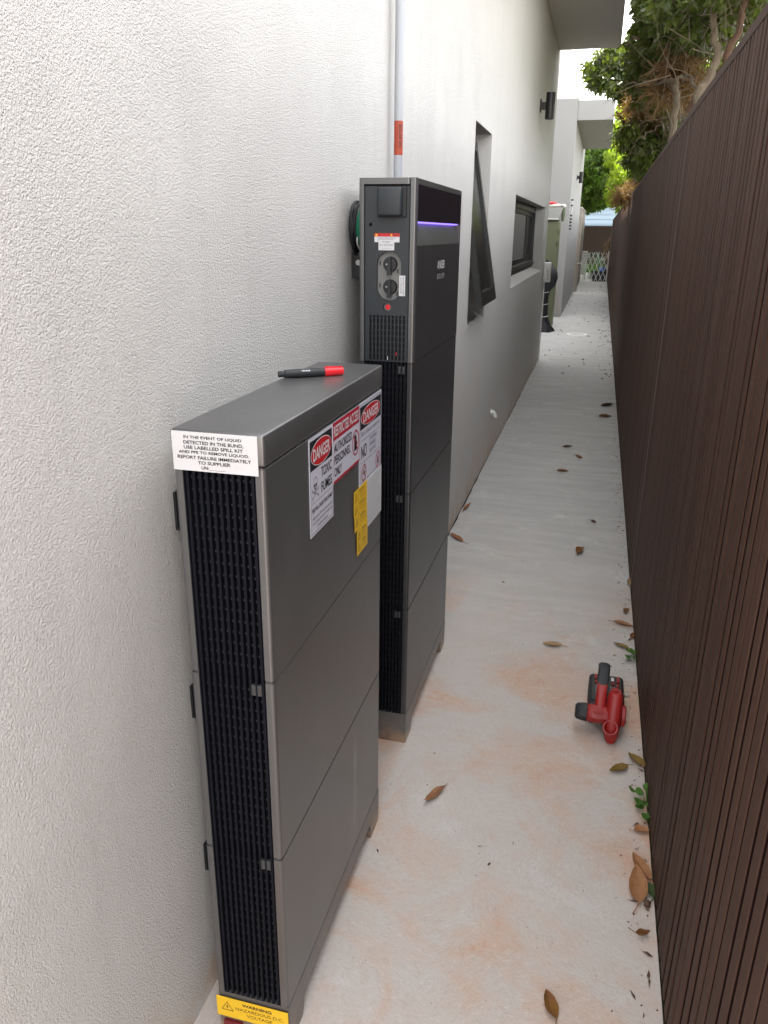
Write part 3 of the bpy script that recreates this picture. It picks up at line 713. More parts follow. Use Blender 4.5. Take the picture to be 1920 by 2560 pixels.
for zc in (1.453, 1.397):
    xc = X2 + .0815; c = (xc, yp + .010, zc)
    kb = MB().lathe([(.0185, 0), (.0185, -.006), (.017, -.009), (.001, -.0095)], c, (0, 1, 0), 28)
    kn = kb.obj('rotary_switch', 'black_plastic', pw, True)
    MB().box(xc - .0028, xc + .0048, yp - .0065, yp + .001, zc - .0255, zc + .0175, .0015).obj('switch_handle', 'rubber', kn) if False else None
    h = MB().poly([(xc - .0028, zc + .0175), (xc + .0042, zc + .0175), (xc + .0042, zc - .0120), (xc + .0052, zc - .0265), (xc - .0062, zc - .0265), (xc - .0042, zc - .012)], 'y', yp - .0085, yp + .0008)
    h.obj('switch_handle', 'rubber', pw)
    MB().lathe([(.0022, 0), (.0022, -.001), (.0001, -.001)], (xc - .0085, yp + .0005, zc), (0, 1, 0), 12).obj('screw', 'steel', pw)
    for xx, zz in ((xc - .031, zc - .002), (xc + .016, zc - .022)): MB().box(xx, xx + .005, yp + .0098, yp + .0104, zz, zz + .010).obj('tick_box', 'clip', pw)
MB().lathe([(.0100, .0125), (.0100, .004), (.0075, .004), (.0075, .008)], (bt[0] + .001, yp, bt[1]), (0, 1, 0), 24).obj('button_ring', 'greyplate', pw, True)
MB().lathe([(.0072, .012), (.0068, .0055), (.0001, .005)], (bt[0] + .001, yp, bt[1]), (0, 1, 0), 24).obj('push_button', 'marker_red', pw, True)
bracket(ic, X2, Y2 + .098, 1.414, 1.479); bracket(ic, X2, Y2 + .098, .78, .845)

# ---- prints on the stickers -------------------------------------------------
def sticker(parent, name, mapf, w, h, m, label=None, t=.0008):
    mb = MB(); q = [mapf(0, 0, -t), mapf(w, 0, -t), mapf(w, h, -t), mapf(0, h, -t), mapf(0, 0, 0), mapf(w, 0, 0), mapf(w, h, 0), mapf(0, h, 0)]
    mb.add(q, [(0, 3, 2, 1), (4, 5, 6, 7), (0, 1, 5, 4), (1, 2, 6, 5), (2, 3, 7, 6), (3, 0, 4, 7)])
    return mb.obj(name, m, parent, label=label)
def face_x(x, y0, z0, yr=0.0):   # sticker on the broad face, u runs away along +y
    return lambda u, v, n: (x + n, y0 + u, z0 + v)
def face_y(y, x0, z0):           # sticker on the end face, u runs along +x
    return lambda u, v, n: (x0 + u, y - n, z0 + v)
XF = X + .1512
def bolt_sign(F, cu, cv, s, m, t=.0012):
    tri = [(cu - s, cv - s * .8), (cu + s, cv - s * .8), (cu, cv + s * .95)]
    k = 1 - t * 2.6 / s; inner = [(cu + (a - cu) * k, cv - s * .15 + (b - cv + s * .15) * k) for a, b in tri]
    F.poly(tri, m, 1, [inner])
    F.poly([(cu + .10 * s, cv + .45 * s), (cu - .22 * s, cv - .12 * s), (cu - .02 * s, cv - .10 * s), (cu - .12 * s, cv - .55 * s), (cu + .22 * s, cv - .0 * s), (cu + .03 * s, cv - .0 * s)], m, 1)
# end label
mp = face_y(Y - .0022, .060, 1.1895); w, h = .1385, .0605
lb = sticker(bc, 'spill_label', mp, w, h, 'paper', 'white notice about spilled liquid on the end of the lid'); F = Flat(mp)
rows = [('IN THE EVENT OF LIQUID', .020, .114), ('DETECTED IN THE BUND,', .0195, .1165), ('USE LABELLED SPILL KIT', .0195, .1155), ('AND PPE TO REMOVE LIQUOD.', .0105, .125), ('REPORT FAILURE IMMEDIATELY', .008, .128), ('TO SUPPLIER', .0410, .0945)]
for i, (s, a, b) in enumerate(rows):
    zz = .0495 - i * .0077
    F.text(s, a, b, zz - (.0010 if ',' in s else 0), zz + .0052, 'ink', .022)
F.text('UN:', .0465, .0585, .0495 - 6 * .0077, .0495 - 6 * .0077 + .0052, 'ink', .022); F.rect(.0590, .0860, .0028, .0033, 'ink')
F.build(lb, {})
# yellow warning at the foot
mp = face_y(Y - .0022, .0545, .0440); w, h = .1525, .0520
lb = sticker(bc, 'voltage_label', mp, w, h, 'yellow', 'yellow warning of hazardous voltage at the foot'); F = Flat(mp)
bolt_sign(F, .023, .029, .0135, 'brownink', .0009)
F.text('WARNING', .055, .118, .0375, .0455, 'brownink', .035); F.text('HAZARDOUS D.C.', .041, .143, .0245, .0325, 'brownink', .0); F.text('VOLTAGE', .064, .118, .0115, .0195, 'brownink', .0)
F.build(lb, {})
def danger_head(F, w, vt, vb, m=.0045):
    F.rect(m, w - m, vb, vt, 'ink')
    cu, cv, ru, rv = w / 2, (vt + vb) / 2 - .001, (w - 2 * m) * .475, (vt - vb) * .455
    F.poly(circ(cu, cv, ru, 40, rv), 'paper', 2); F.poly(circ(cu, cv, ru - .0018, 40, rv - .0018), 'red_print', 3)
    F.text('DANGER', cu - ru * .80, cu + ru * .80, cv - .0115, cv + .0115, 'paper', .025, 4)
def skull(F, cu, cv, s):
    out = circ(cu, cv + s * .35, s * .62, 22, s * .75); F.poly(out, 'ink', 1, [circ(cu, cv + s * .35, s * .55, 22, s * .68)])
    for d in (-.25, .25): F.poly(circ(cu + d * s, cv + .12 * s, s * .17, 12, s * .2), 'ink', 2)
    F.poly([(cu - .08 * s, cv - .22 * s), (cu + .08 * s, cv - .22 * s), (cu, cv - .02 * s)], 'ink', 2)
    F.frame(cu - .3 * s, cu + .3 * s, cv - .68 * s, cv - .38 * s, .0007, 'ink', 1)
    for k in (-.1, .1): F.line((cu + k * s, cv - .66 * s), (cu + k * s, cv - .40 * s), .0006, 'ink')
    for a, b in (((-1, -.45), (1, -1.35)), ((-1, -1.35), (1, -.45))):
        for o in (-.07, .07): F.line((cu + a[0] * s * .95, cv + (a[1] + o) * s), (cu + b[0] * s * .95, cv + (b[1] + o) * s), .0006, 'ink')
    for a in ((-1, -.45), (1, -1.35), (-1, -1.35), (1, -.45)):
        for o in (-.1, .1): F.ring(cu + a[0] * s * .98, cv + (a[1] + o) * s, s * .13, s * .13, .0006, 'ink')
# toxic fumes
mp = face_x(XF, .185, 1.0195); w, h = .1275, .1795
lb = sticker(bc, 'danger_sign', mp, w, h, 'paper_lav', 'white danger sign warning of toxic fumes'); F = Flat(mp)
F.frame(.0045, w - .0045, .0045, h - .0055, .0006, 'ink'); danger_head(F, w, h - .0055, .121)
skull(F, .029, .090, .0155)
F.text('TOXIC', .060, .119, .0965, .1155, 'ink', .012); F.text('FUMES', .060, .119, .0685, .0875, 'ink', .012)
F.rect(.009, w - .009, .0600, .0606, 'ink'); F.text('FIRE WILL CAUSE TOXIC FUMES', .009, .119, .0435, .0520, 'ink', .014)
for i, s in enumerate(('Appropriate PPE requirements apply', 'for entering the room working with', 'the battery systems')):
    o = 0 if i < 2 else .025; F.text(s, .010 + o, .118 - o, .0285 - i * .0095, .0350 - i * .0095, 'ink', .0)
F.build(lb, {})
# restricted access
mp = face_x(XF + .0004, .3135, 1.0805); w, h = .1715, .1185
lb = sticker(bc, 'access_sign', mp, w, h, 'paper_lav', 'red and white restricted access sign'); F = Flat(mp)
F.rect(0, w, .0840, h, 'red_border'); F.rect(0, w, 0, .0055, 'red_border'); F.rect(0, .0012, .0055, .084, 'red_border'); F.rect(w - .0012, w, .0055, .084, 'red_border')
F.text('RESTRICTED ACCESS', .005, w - .006, .0905, .1115, 'paper', .02)
for i, s in enumerate(('AUTHORIZED', 'PERSONNEL', 'ONLY')): F.text(s, .006, (.118, .108, .052)[i], .0600 - i * .0235, .0775 - i * .0235, 'ink', .012)
hc = (.144, .047); F.ring(hc[0], hc[1], .0235, .0265, .0033, 'red_border', 3); F.line((hc[0] - .015, hc[1] + .018), (hc[0] + .015, hc[1] - .018), .003, 'red_border', 3)
F.poly([(hc[0] - .009, hc[1] - .016), (hc[0] + .007, hc[1] - .016), (hc[0] + .012, hc[1] - .002), (hc[0] + .009, hc[1] + .002), (hc[0] + .0075, hc[1] + .001), (hc[0] - .009, hc[1] + .001)], 'ink', 2)
for i, l_ in enumerate((.015, .018, .017, .013)): F.rect(hc[0] - .009 + i * .0042, hc[0] - .0056 + i * .0042, hc[1] + .0005, hc[1] + l_, 'ink', 2)
F.build(lb, {})
# battery explosion
mp = face_x(XF, .4860, 1.0215); w, h = .1765, .1785
lb = sticker(bc, 'danger_sign', mp, w, h, 'paper_lav', 'white danger sign warning of battery explosion'); F = Flat(mp)
F.frame(.0055, w - .0045, .0045, h - .0050, .0007, 'ink'); F.rect(.0075, w - .006, .121, h - .009, 'ink')
cu, cv = w / 2, .1445; F.poly(circ(cu, cv, .077, 40, .0215), 'paper', 2); F.poly(circ(cu, cv, .0747, 40, .0197), 'red_print', 3)
F.text('DANGER', .028, .149, cv - .0115, cv + .0115, 'paper', .02, 4)
F.text('Risk of battery explosion', .014, .160, .1030, .1165, 'inkgrey', .0)
F.rect(.014, .160, .0960, .0968, 'ink'); F.rect(.014, .160, .0475, .0483, 'ink')
F.text('NO', .014, .055, .0575, .0865, 'ink', .01)
for i, s in enumerate(('SMOKING', 'SPARKS', 'FLAMES')): F.text(s, .078, .138 - (i > 0) * .008, .0830 - i * .0135, .0925 - i * .0135, 'inkgrey', .0)
for cu, cv in ((.034, .0240), (.146, .0245)):
    F2 = Flat(mp); F2.ring(cu, cv, .0185, .0185, .0024, 'red_border', 3); F2.line((cu - .0125, cv + .0125), (cu + .0125, cv - .0125), .0022, 'red_border', 3); F2.build(lb, {'red_border': 'prohibition_ring'})
F.line((.0225, .0235), (.045, .0235), .003, 'ink', 2); F.ring(.041, .030, .004, .005, .0008, 'ink', 2); F.ring(.037, .0345, .003, .003, .0008, 'ink', 2)
F.poly([(.140, .014), (.150, .014), (.154, .024), (.149, .038), (.146, .028), (.141, .032), (.139, .022)], 'inkgrey', 2)
F.build(lb, {})
# white paper with fine print
mp = face_x(XF + .0004, .5440, .9090); w, h = .1225, .1130
lb = sticker(bc, 'notice_sheet', mp, w, h, 'paper', 'white sheet of fine print below the danger sign'); F = Flat(mp)
r2 = random.Random(3)
for i in range(13):
    v = h - .012 - i * .0075; u = .006
    while u < .112:
        l_ = r2.uniform(.004, .016)
        if u + l_ > .114: break
        F.rect(u, u + l_, v, v + .0016, 'inkpale'); u += l_ + .0025
        if i % 4 == 3 and u > .07: break
F.build(lb, {'inkpale': 'fine_print'})
# overlapping yellow warnings
for (y0, z0, w, h, nx, lab) in ((.4455, .9665, .0985, .0560, .0008, 'upper yellow sticker holding two voltage warnings'), (.4485, .9315, .0955, .0345, .0012, 'middle yellow voltage warning'), (.4650, .8715, .0800, .0600, .0016, 'lowest yellow sticker holding two voltage warnings')):
    mp = face_x(XF + nx - .0002, y0, z0); lb = sticker(bc, 'voltage_label', mp, w, h, 'yellow', lab, .0003); F = Flat(mp)
    nrow = 2 if h > .05 else 1
    for r_ in range(nrow):
        v0 = h - (r_ + 1) * .0275 - .0006
        bolt_sign(F, .015, v0 + .013, .0105, 'brownink', .0008)
        F.text('WARNING', .036, .036 + (w - .042) * .72, v0 + .0185, v0 + .0225, 'brownink', .03)
        F.text('HAZARDOUS D.C.', .030, w - .006, v0 + .0115, v0 + .0155, 'brownpale', .0); F.text('VOLTAGE', .040, w - .016, v0 + .0045, v0 + .0085, 'brownpale', .0)
        if r_: F.rect(.003, w - .006, v0 + .0270, v0 + .0274, 'brownpale')
    F.build(lb, {})
# power unit slips
ys_ = yp - .0008
mp = face_y(ys_, X2 + .0405, 1.5070); w, h = .0660, .0215
lb = sticker(pw, 'warning_slip', mp, w, h, 'paper', 'white slip with a red heading'); F = Flat(mp)
F.rect(0, w, .0135, h, 'red_print'); F.rect(.0028, .008, .0150, .0200, 'yellow', 2); F.rect(.043, .047, .0150, .0200, 'yellow', 2); F.rect(.049, .062, .0165, .0180, 'red_dark', 2)
for i in range(3): F.rect(.009, .056 - i * .006, .0100 - i * .0032, .0112 - i * .0032, 'inkgrey', 1)
for k, v in F.layers.items(): v.obj('print', k, pw, fixn=False)
mp = face_y(ys_ - .0006, X2 + .0515, 1.4875); w, h = .0415, .0245
lb = sticker(pw, 'isolator_slip', mp, w, h, 'paper', 'small white isolator slip'); F = Flat(mp)
F.text('PV ARRAY', .0105, .0305, .0185, .0218, 'ink', .0); F.text('D.C. ISOLATOR', .003, .0385, .0112, .0148, 'ink', .0); F.text('No', .004, .0070, .0045, .0068, 'ink', .0); F.rect(.0085, .037, .0040, .0043, 'ink')
for k, v in F.layers.items(): v.obj('lettering', k, pw, fixn=False)
mp = lambda u, v, n: (X2 + .1235 - (.0160 - v), ys_ - .0006 - n, 1.4260 - u)
lb = sticker(pw, 'isolator_slip', lambda u, v, n: (X2 + .1075 + v, ys_ - .0006 - n, 1.4260 - u), .0510, .0160, 'paper', 'upright white battery isolator slip'); F = Flat(mp)
F.text('BATTERY SYSTEM', .003, .048, .0095, .0128, 'ink', .0); F.text('D.C. ISOLATOR', .006, .045, .0035, .0068, 'ink', .0)
for k, v in F.layers.items(): v.obj('lettering', k, pw, fixn=False)
# maker's mark on the front panel
mp = face_x(X2 + .1502, 1.312, 1.4290); F = Flat(mp); w = .116
u = 0
for ch, wd in (('A', .026), ('N', .022), ('K', .022), ('E', .019), ('R', .022)):
    if ch == 'A':
        F.poly([(.0, .007), (.013, .025), (.018, .025), (.018, .0), (.0135, .0), (.0135, .007)], 'logo', 1, [[(.0065, .0105), (.0135, .0105), (.0135, .0195)]])
    else: F.text(ch, u + .001, u + wd - .002, .002, .025, 'logo', .02)
    u += wd + .0005
F.text('S', .002, .016, -.026, -.0115, 'logo', .0)
F.text('O', .029, .043, -.026, -.0115, 'logo', .0); F.text('L', .057, .068, -.026, -.0115, 'logo', .0); F.text('I', .080, .083, -.026, -.0115, 'logo', .0); F.text('X', .094, .109, -.026, -.0115, 'logo', .0)
F.build(pw, {'logo': 'printed_mark'})
# tiny status lights behind the vent
MB().box(X2 + .1005, X2 + .1025, yp + .0012, yp + .0035, 1.2200, 1.2290).obj('status_light', 'marker_red', pw)
MB().box(X2 + .0775, X2 + .0790, yp - .0004, yp + .002, 1.2080, 1.2180).obj('cable_tie', 'white_pl', pw)

# ---- conduit with an orange band
cdt = thing('conduit_pipe', 'slim grey conduit running up the wall from the tall cabinet with an orange tag', 'pipe')
PX, PY, PR = .030, 1.512, .0135
MB().tube([(PX, PY, 1.45), (PX, PY, 4.9)], PR, 20).obj('pipe', 'conduit', cdt, True)
MB().tube([(PX, PY, 2.95), (PX, PY, 3.0)], PR + .003, 20).box(.0, PX, PY - .018, PY + .018, 2.955, 2.995).obj('saddle_clip', 'conduit', cdt, True)
def pipemap(u, v, n):   # u along the pipe downwards, v around it
    a0 = math.radians(-66 + 0); a = a0 + (v - .013) / PR; r = PR + .0005 + n
    return (PX + r * math.cos(a), PY + r * math.sin(a), 1.846 - u)
bm_ = MB(); vs = []; fs = []
for j in range(9):
    v = -.004 + j * .0042
    vs += [pipemap(0, v, 0), pipemap(.094, v, 0)]
    if j: fs.append((2 * j - 2, 2 * j - 1, 2 * j + 1, 2 * j))
bm_.add(vs, fs); tagp = bm_.obj('pipe_tag', 'orange', cdt, fixn=False, label='orange tag lettered for solar current')
F = Flat(pipemap); F.text('SOLAR DC', .010, .074, .0120, .0200, 'ink', .02); F.rect(.006, .078, .0228, .0232, 'ink', 1); F.rect(.006, .078, .0085, .0089, 'ink', 1); F.rect(.006, .0064, .009, .0228, 'ink', 1); F.rect(.0776, .078, .009, .0228, 'ink', 1)
F.build(tagp, {})

# ---- coiled cables behind the tall cabinet
cc = thing('cable_coil', 'coil of black and green cables hanging between the tall cabinet and the wall', 'cable')
def loop(m, cx, cy, cz, ry, rz, r, tilt=0):
    MB().tube([(cx + tilt * math.sin(a), cy + ry * math.cos(a), cz + rz * math.sin(a)) for a in [2 * PI * i / 32 for i in range(33)]], r, 8, False).obj('cable_loop', m, cc, True)
loop('green_cable', .034, 1.134, 1.545, .052, .050, .0042); loop('green_cable', .030, 1.138, 1.548, .058, .054, .0042, .004)
loop('black_plastic', .022, 1.134, 1.545, .064, .060, .0045, .003); loop('black_plastic', .012, 1.137, 1.543, .066, .064, .0045); loop('black_plastic', .018, 1.140, 1.538, .072, .066, .0045, .005); loop('cord', .027, 1.134, 1.510, .050, .026, .002)

# ---- marker pen on the lid
pa, pb = Vector((.055, .437, TOP + .0085)), Vector((.1650, .5170, TOP + .0085)); pd = (pb - pa); pl = pd.length; pd.normalize()
mk = thing('marker_pen', 'black marker pen with a red cap lying on the lid of the short cabinet', 'pen')
MB().lathe([(.0001, 0), (.0058, 0), (.0062, .001), (.0062, .011), (.0080, .013), (.0086, .04), (.0086, pl * .70), (.0001, pl * .70)], pa, pd, 24).obj('barrel', 'rubber', mk, True)
MB().lathe([(.0001, pl * .705), (.0092, pl * .705), (.0094, pl * .72), (.0082, pl * .97), (.0070, pl), (.0001, pl)], pa, pd, 24).obj('cap', 'marker_red', mk, True)
up = Vector((0, 0, 1)); sd_ = pd.cross(up)
q = [pa + pd * (pl * .72) + up * .0085 - sd_ * .002, pa + pd * (pl * .72) + up * .0085 + sd_ * .002, pa + pd * (pl * .99) + up * .0075 + sd_ * .002, pa + pd * (pl * .99) + up * .0075 - sd_ * .002]
MB().add([*q, *[v + up * .0025 for v in q]], [(0, 3, 2, 1), (4, 5, 6, 7), (0, 1, 5, 4), (1, 2, 6, 5), (2, 3, 7, 6), (3, 0, 4, 7)]).obj('pocket_clip', 'marker_red', mk)
tow = (Vector(cam.location) - pa).normalized(); tow = (Vector((.45, -.6, .62))).normalized(); tow = (tow - pd * tow.dot(pd)).normalized(); wv_ = tow.cross(pd)
lg = MB()
for i, (a, b_) in enumerate(((.34, .35), (.36, .375), (.38, .40), (.41, .425), (.43, .45), (.455, .47))):
    c0 = pa + pd * (pl * a) + tow * .0088; c1 = pa + pd * (pl * b_) + tow * .0088; t_ = wv_ * (.0012 + .0006 * (i % 2))
    lg.add([c0 - t_, c1 - t_ * .6, c1 + t_, c0 + t_ * .7], [(0, 1, 2, 3)])
lg.obj('printed_mark', 'paper', mk, fixn=False)

# ================================================================== WALL LIGHTS, BOXES
def sconce(label, y, zc, xw=0.0, h=.215):
    t = thing('wall_light', label, 'wall light', 'black wall lights', loc=(xw, y, zc))
    MB().lathe([(.0001, -h / 2 + .02), (.034, -h / 2 + .02), (.036, -h / 2), (.040, -h / 2), (.040, h / 2), (.036, h / 2), (.034, h / 2 - .02), (.0001, h / 2 - .02)], (.088, 0, 0), (0, 0, 1), 24).obj('lamp_tube', 'alu', t, True)
    MB().box(.001, .014, -.045, .045, -.05, .05, .002).obj('mounting_plate', 'alu', t)
    MB().box(.014, .052, -.02, .02, -.03, .03).obj('arm', 'alu', t)
sconce('black up and down wall light above the long window', 6.95, 2.61)
sconce('far black wall light on the wing wall under its canopy', 17.3, 2.64, .008)
hb = thing('hose_outlet', 'small white outlet sticking out of the wall low down with a water stain', 'pipe')
MB().tube([(.001, 4.50, .325), (.022, 4.50, .322), (.034, 4.50, .300), (.036, 4.50, .285)], [.014, .015, .015, .012], 12).obj('spout', 'white_pl', hb, True)
MB().lathe([(.0001, .006), (.022, .006), (.024, .001)], (0, 4.50, .325), (1, 0, 0), 16).obj('collar', 'white_pl', hb, True)
bx = thing('meter_box', 'white box fixed to the wall corner beside the recess', 'box')
MB().box(.001, .083, 9.05, 9.19, .97, 1.195, .006).obj('casing', 'white_pl', bx, True); MB().box(.045, .060, 9.046, 9.0495, .985, 1.12, .001).obj('vent_strip', 'galv', bx)
cp_ = thing('conduit_pipe', 'thin white conduit dropping from the white corner box to the ground', 'pipe')
MB().tube([(.010, 9.205, .0), (.010, 9.205, .968)], .009, 10).obj('pipe', 'white_pl', cp_, True)
mr = thing('wall_rod', 'thin white rod held by black clips on the wing wall', 'bracket')
MB().tube([(.035, 15.45, 1.62), (.035, 15.42, 2.14)], .009, 8).obj('rod', 'white_pl', mr, True)
for z in (1.60, 1.66, 1.72, 1.78, 1.84, 2.02, 2.12): MB().box(.009, .05, 15.40, 15.48, z, z + .025, .002).obj('clip', 'black_plastic', mr)

# ---- storage cabinet, covered umbrella, stick, bag in the recess
gc = thing('storage_cabinet', 'olive green plastic storage cabinet with a grey white roof in the recess', 'cabinet')
gy0, gy1, gx0, gx1 = 12.9, 13.5, -.78, -.055
MB().box(gx0, gx1, gy0 + .02, gy1, .0, 1.74, .01).obj('body', 'cabgreen', gc)
for a, b_ in ((gx0 + .01, -.43), (-.42, gx1 - .012)): MB().box(a, b_, gy0, gy0 + .0195, .06, 1.70, .004).obj('door', 'cabgreen', gc)
for a in (-.36, -.25, -.15): MB().box(a, a + .035, gy0 - .006, gy0 - .0005, .12, 1.62, .003).obj('door_rib', 'cabgreen', gc)
MB().box(-.075, -.035, gy0 - .012, gy0 + .03, 1.36, 1.42, .004).box(-.07, -.04, gy0 - .01, gy0 + .03, 1.52, 1.60, .003).obj('latch', 'cabgreen_d', gc)
MB().poly([(gx0 - .02, 1.745), (gx1 - .012, 1.745), (gx1 + .045, 1.93), (gx0 - .02, 1.93)], 'y', gy0 - .03, gy1 + .02).obj('roof', 'cablid', gc)
MB().box(gx0 - .02, gx1 - .01, gy0 - .034, gy0 - .031, 1.742, 1.76).obj('roof_trim', 'white_pl', gc)
bgn = thing('plastic_bag', 'crumpled red and white plastic bag lying on the green cabinet roof', 'bag')
def blob(c, r, seed, n=14, amp=.18):
    rr = random.Random(seed); mb = MB(); vs = []; fs = []
    for i in range(n + 1):
        th = PI * i / n
        for j in range(n * 2):
            ph = 2 * PI * j / (n * 2); k = 1 + amp * (math.sin(3 * ph + seed + th * 4) * .5 + rr.uniform(-.5, .5))
            vs.append((c[0] + r[0] * k * math.sin(th) * math.cos(ph), c[1] + r[1] * k * math.sin(th) * math.sin(ph), c[2] + r[2] * (k if 0 < i < n else 1) * math.cos(th)))
    for i in range(n):
        for j in range(n * 2): fs.append((i * n * 2 + j, i * n * 2 + (j + 1) % (n * 2), (i + 1) * n * 2 + (j + 1) % (n * 2), (i + 1) * n * 2 + j))
    return mb.add(vs, fs)
blob((-.17, 13.15, 1.957), (.16, .15, .035), 5).obj('bag_body', 'bagwhite', bgn, True)
blob((-.22, 13.13, 1.995), (.10, .10, .028), 8).obj('printed_flap', 'bagred', bgn, True); blob((-.012, 13.12, 1.955), (.035, .06, .03), 9).obj('bag_knot', 'bagwhite', bgn, True)
hs = MB().tube([(.0, 13.02, 1.92), (-.005, 13.0, 1.82), (-.01, 13.0, 1.72), (-.03, 13.0, 1.73)], [.02, .03, .022, .01], 8); tag(hs.obj('hanging_strap', 'cabgreen_d', smooth=True), 'dark green strap hanging down the side of the green cabinet', 'strap')
um = thing('covered_umbrella', 'furled garden umbrella under a black cover tied with pale cords', 'umbrella')
prof = [(-.17, .0, .19), (-.165, .04, .17), (-.17, .09, .125), (-.175, .18, .088), (-.18, .27, .075), (-.18, .45, .068), (-.175, .58, .066), (-.16, .66, .075), (-.125, .74, .105), (-.10, .83, .118), (-.105, .92, .105), (-.13, 1.0, .08), (-.16, 1.07, .05), (-.175, 1.12, .02)]
ur = random.Random(4); vs = []; fs = []; sg_ = 28
for i, (cx, z, r) in enumerate(prof):
    for k in range(sg_):
        a = 2 * PI * k / sg_; rr = r * (1 + .10 * math.sin(5 * a + z * 6) + .05 * math.sin(11 * a + z * 17) + ur.uniform(-.025, .025))
        vs.append((cx + rr * math.cos(a), 12.45 + rr * math.sin(a), max(z + (.01 * math.sin(4 * a) if i else 0), .0)))
    if i:
        for k in range(sg_): fs.append(((i - 1) * sg_ + k, (i - 1) * sg_ + (k + 1) % sg_, i * sg_ + (k + 1) % sg_, i * sg_ + k))
MB().add(vs, fs).obj('cover', 'cover', um, True)
for z, r, cx in ((.235, .084, -.178), (.43, .073, -.18), (.62, .074, -.168)): MB().tube([(cx + r * math.cos(a), 12.45 + r * math.sin(a), z + .012 * math.cos(a)) for a in [2 * PI * i / 24 for i in range(25)]], .006, 6, False).obj('tie_cord', 'cord', um, True)
tag(MB().tube([(-.13, 14.90, .72), (-.03, 14.75, .012)], .013, 8).obj('timber_stake', 'beige', smooth=True), 'bare grey stake leaning against the wing wall beside the black umbrella', 'stake')
# drain cover and round patches
dcv = thing('drain_cover', 'round drain with a chalky white ring in the path by the recess', 'drain')
MB().lathe([(.12, .0), (.12, .004), (.165, .004), (.17, .0)], (.40, 12.2, .0), (0, 0, 1), 32).obj('collar', 'white_pl', dcv, True); MB().lathe([(.0001, .003), (.119, .003)], (.40, 12.2, 0), (0, 0, 1), 32).obj('grate', 'galv', dcv)
M['patch'] = mat('mortar_patch', (.44, .44, .43), .9)
for (a, b_, r, lab) in ((.13, 5.70, .085, 'nearer round grey mortar patch in the path beside the wall'), (.25, 9.43, .12, 'farther round grey mortar patch in the path at the house corner')):
    tag(MB().lathe([(.0001, .0022), (r, .0022), (r + .004, 0)], (a, b_, 0), (0, 0, 1), 28).obj('mortar_patch', 'patch'), lab, 'patch')

# ================================================================== BLOWER
bl = thing('leaf_blower', 'red and black cordless blower standing on the path beside the fence', 'blower')
tc = (.834, 1.215)
vol = MB()
def rsec(mb, secs, seg=20, e=2.6):
    vs = []; fs = []
    for i, (cx, cy, z, rx, ry, tx) in enumerate(secs):
        for k in range(seg):
            a = 2 * PI * k / seg; ca, sa = math.cos(a), math.sin(a)
            x = rx * math.copysign(abs(ca) ** (2 / e), ca); y = ry * math.copysign(abs(sa) ** (2 / e), sa); vs.append((cx + x, cy + y, z + tx * y))
        if i:
            for k in range(seg): fs.append(((i - 1) * seg + k, (i - 1) * seg + (k + 1) % seg, i * seg + (k + 1) % seg, i * seg + k))
    fs += [tuple(range(seg)), tuple(range((len(secs) - 1) * seg, len(secs) * seg))]
    return mb.add(vs, fs)
rsec(vol, [(.833, 1.205, .001, .013, .014, 0), (.833, 1.207, .012, .019, .020, 0), (.833, 1.214, .030, .0235, .026, 0), (.834, 1.226, .060, .0255, .032, 0), (.835, 1.238, .095, .026, .034, 0), (.836, 1.248, .125, .025, .031, 0), (.837, 1.255, .148, .021, .025, 0), (.837, 1.257, .154, .015, .018, 0)])
vol.obj('fan_housing', 'red_tool', bl, True)
nz = MB(); ax = Vector((-.10, -.70, .62)).normalized(); nc = Vector((.828, 1.193, .058))
nz.lathe([(.0235, -.03), (.0240, -.006), (.0245, .008), (.0225, .010), (.0195, .010), (.0175, .0), (.0165, -.032), (.0001, -.034)], nc, ax, 28)
nzo = nz.obj('air_outlet', 'red_tool', bl, True); MB().lathe([(.0160, -.028), (.0001, -.028)], nc, ax, 24).obj('outlet_bore', 'red_dark', bl)
MB().box(.824, .842, 1.248, 1.262, .150, .166, .002).obj('rear_lug', 'red_tool', bl)
mh = MB(); mh.lathe([(.0001, 0), (.026, 0), (.029, .004), (.030, .03), (.028, .055), (.027, .08)], (.752, 1.232, .079), (1, 0, .0), 8)
mh.obj('motor_housing', 'red_tool', bl, True)
MB().lathe([(.0001, -.036), (.020, -.036), (.026, -.030), (.029, -.015), (.030, .0), (.0001, .001)], (.7515, 1.232, .079), (1, 0, 0), 8).obj('motor_cap', 'rubber', bl, True)
MB().box(.772, .800, 1.203, 1.211, .096, .103, .002).obj('housing_rib', 'red_tool', bl)
for zc, yc, xx in ((.045, 1.192, .834), (.110, 1.218, .836)): MB().lathe([(.0036, -.001), (.0036, .003), (.0001, .003)], (xx + .012, yc, zc), (.3, -1, .3), 10).obj('screw', 'rubber', bl)
MB().box(.7515, .7535, 1.206, 1.258, .052, .1075, .0005).obj('housing_seam', 'red_dark', bl); MB().box(.7875, .7900, 1.2795, 1.2825, .125, .150, .001).obj('trigger', 'rubber', bl)
ib = MB().lathe([(.034, 0), (.034, .010), (.028, .013), (.0001, .013)], (.859, 1.235, .082), (1, 0, 0), 24).obj('air_intake', 'red_tool', bl, True)
MB().lathe([(.0001, 0), (.009, 0), (.0095, .016), (.0001, .018)], (.863, 1.275, .135), (1, .3, .1), 12).obj('lock_knob', 'beige', bl, True)
hd = MB(); rsec(hd, [(.792, 1.238, .095, .018, .018, 0), (.792, 1.250, .120, .017, .018, 0), (.793, 1.270, .146, .0165, .017, .1), (.794, 1.290, .160, .0170, .017, .2), (.795, 1.297, .163, .0165, .017, .3)]); hd.obj('grip', 'red_tool', bl, True)
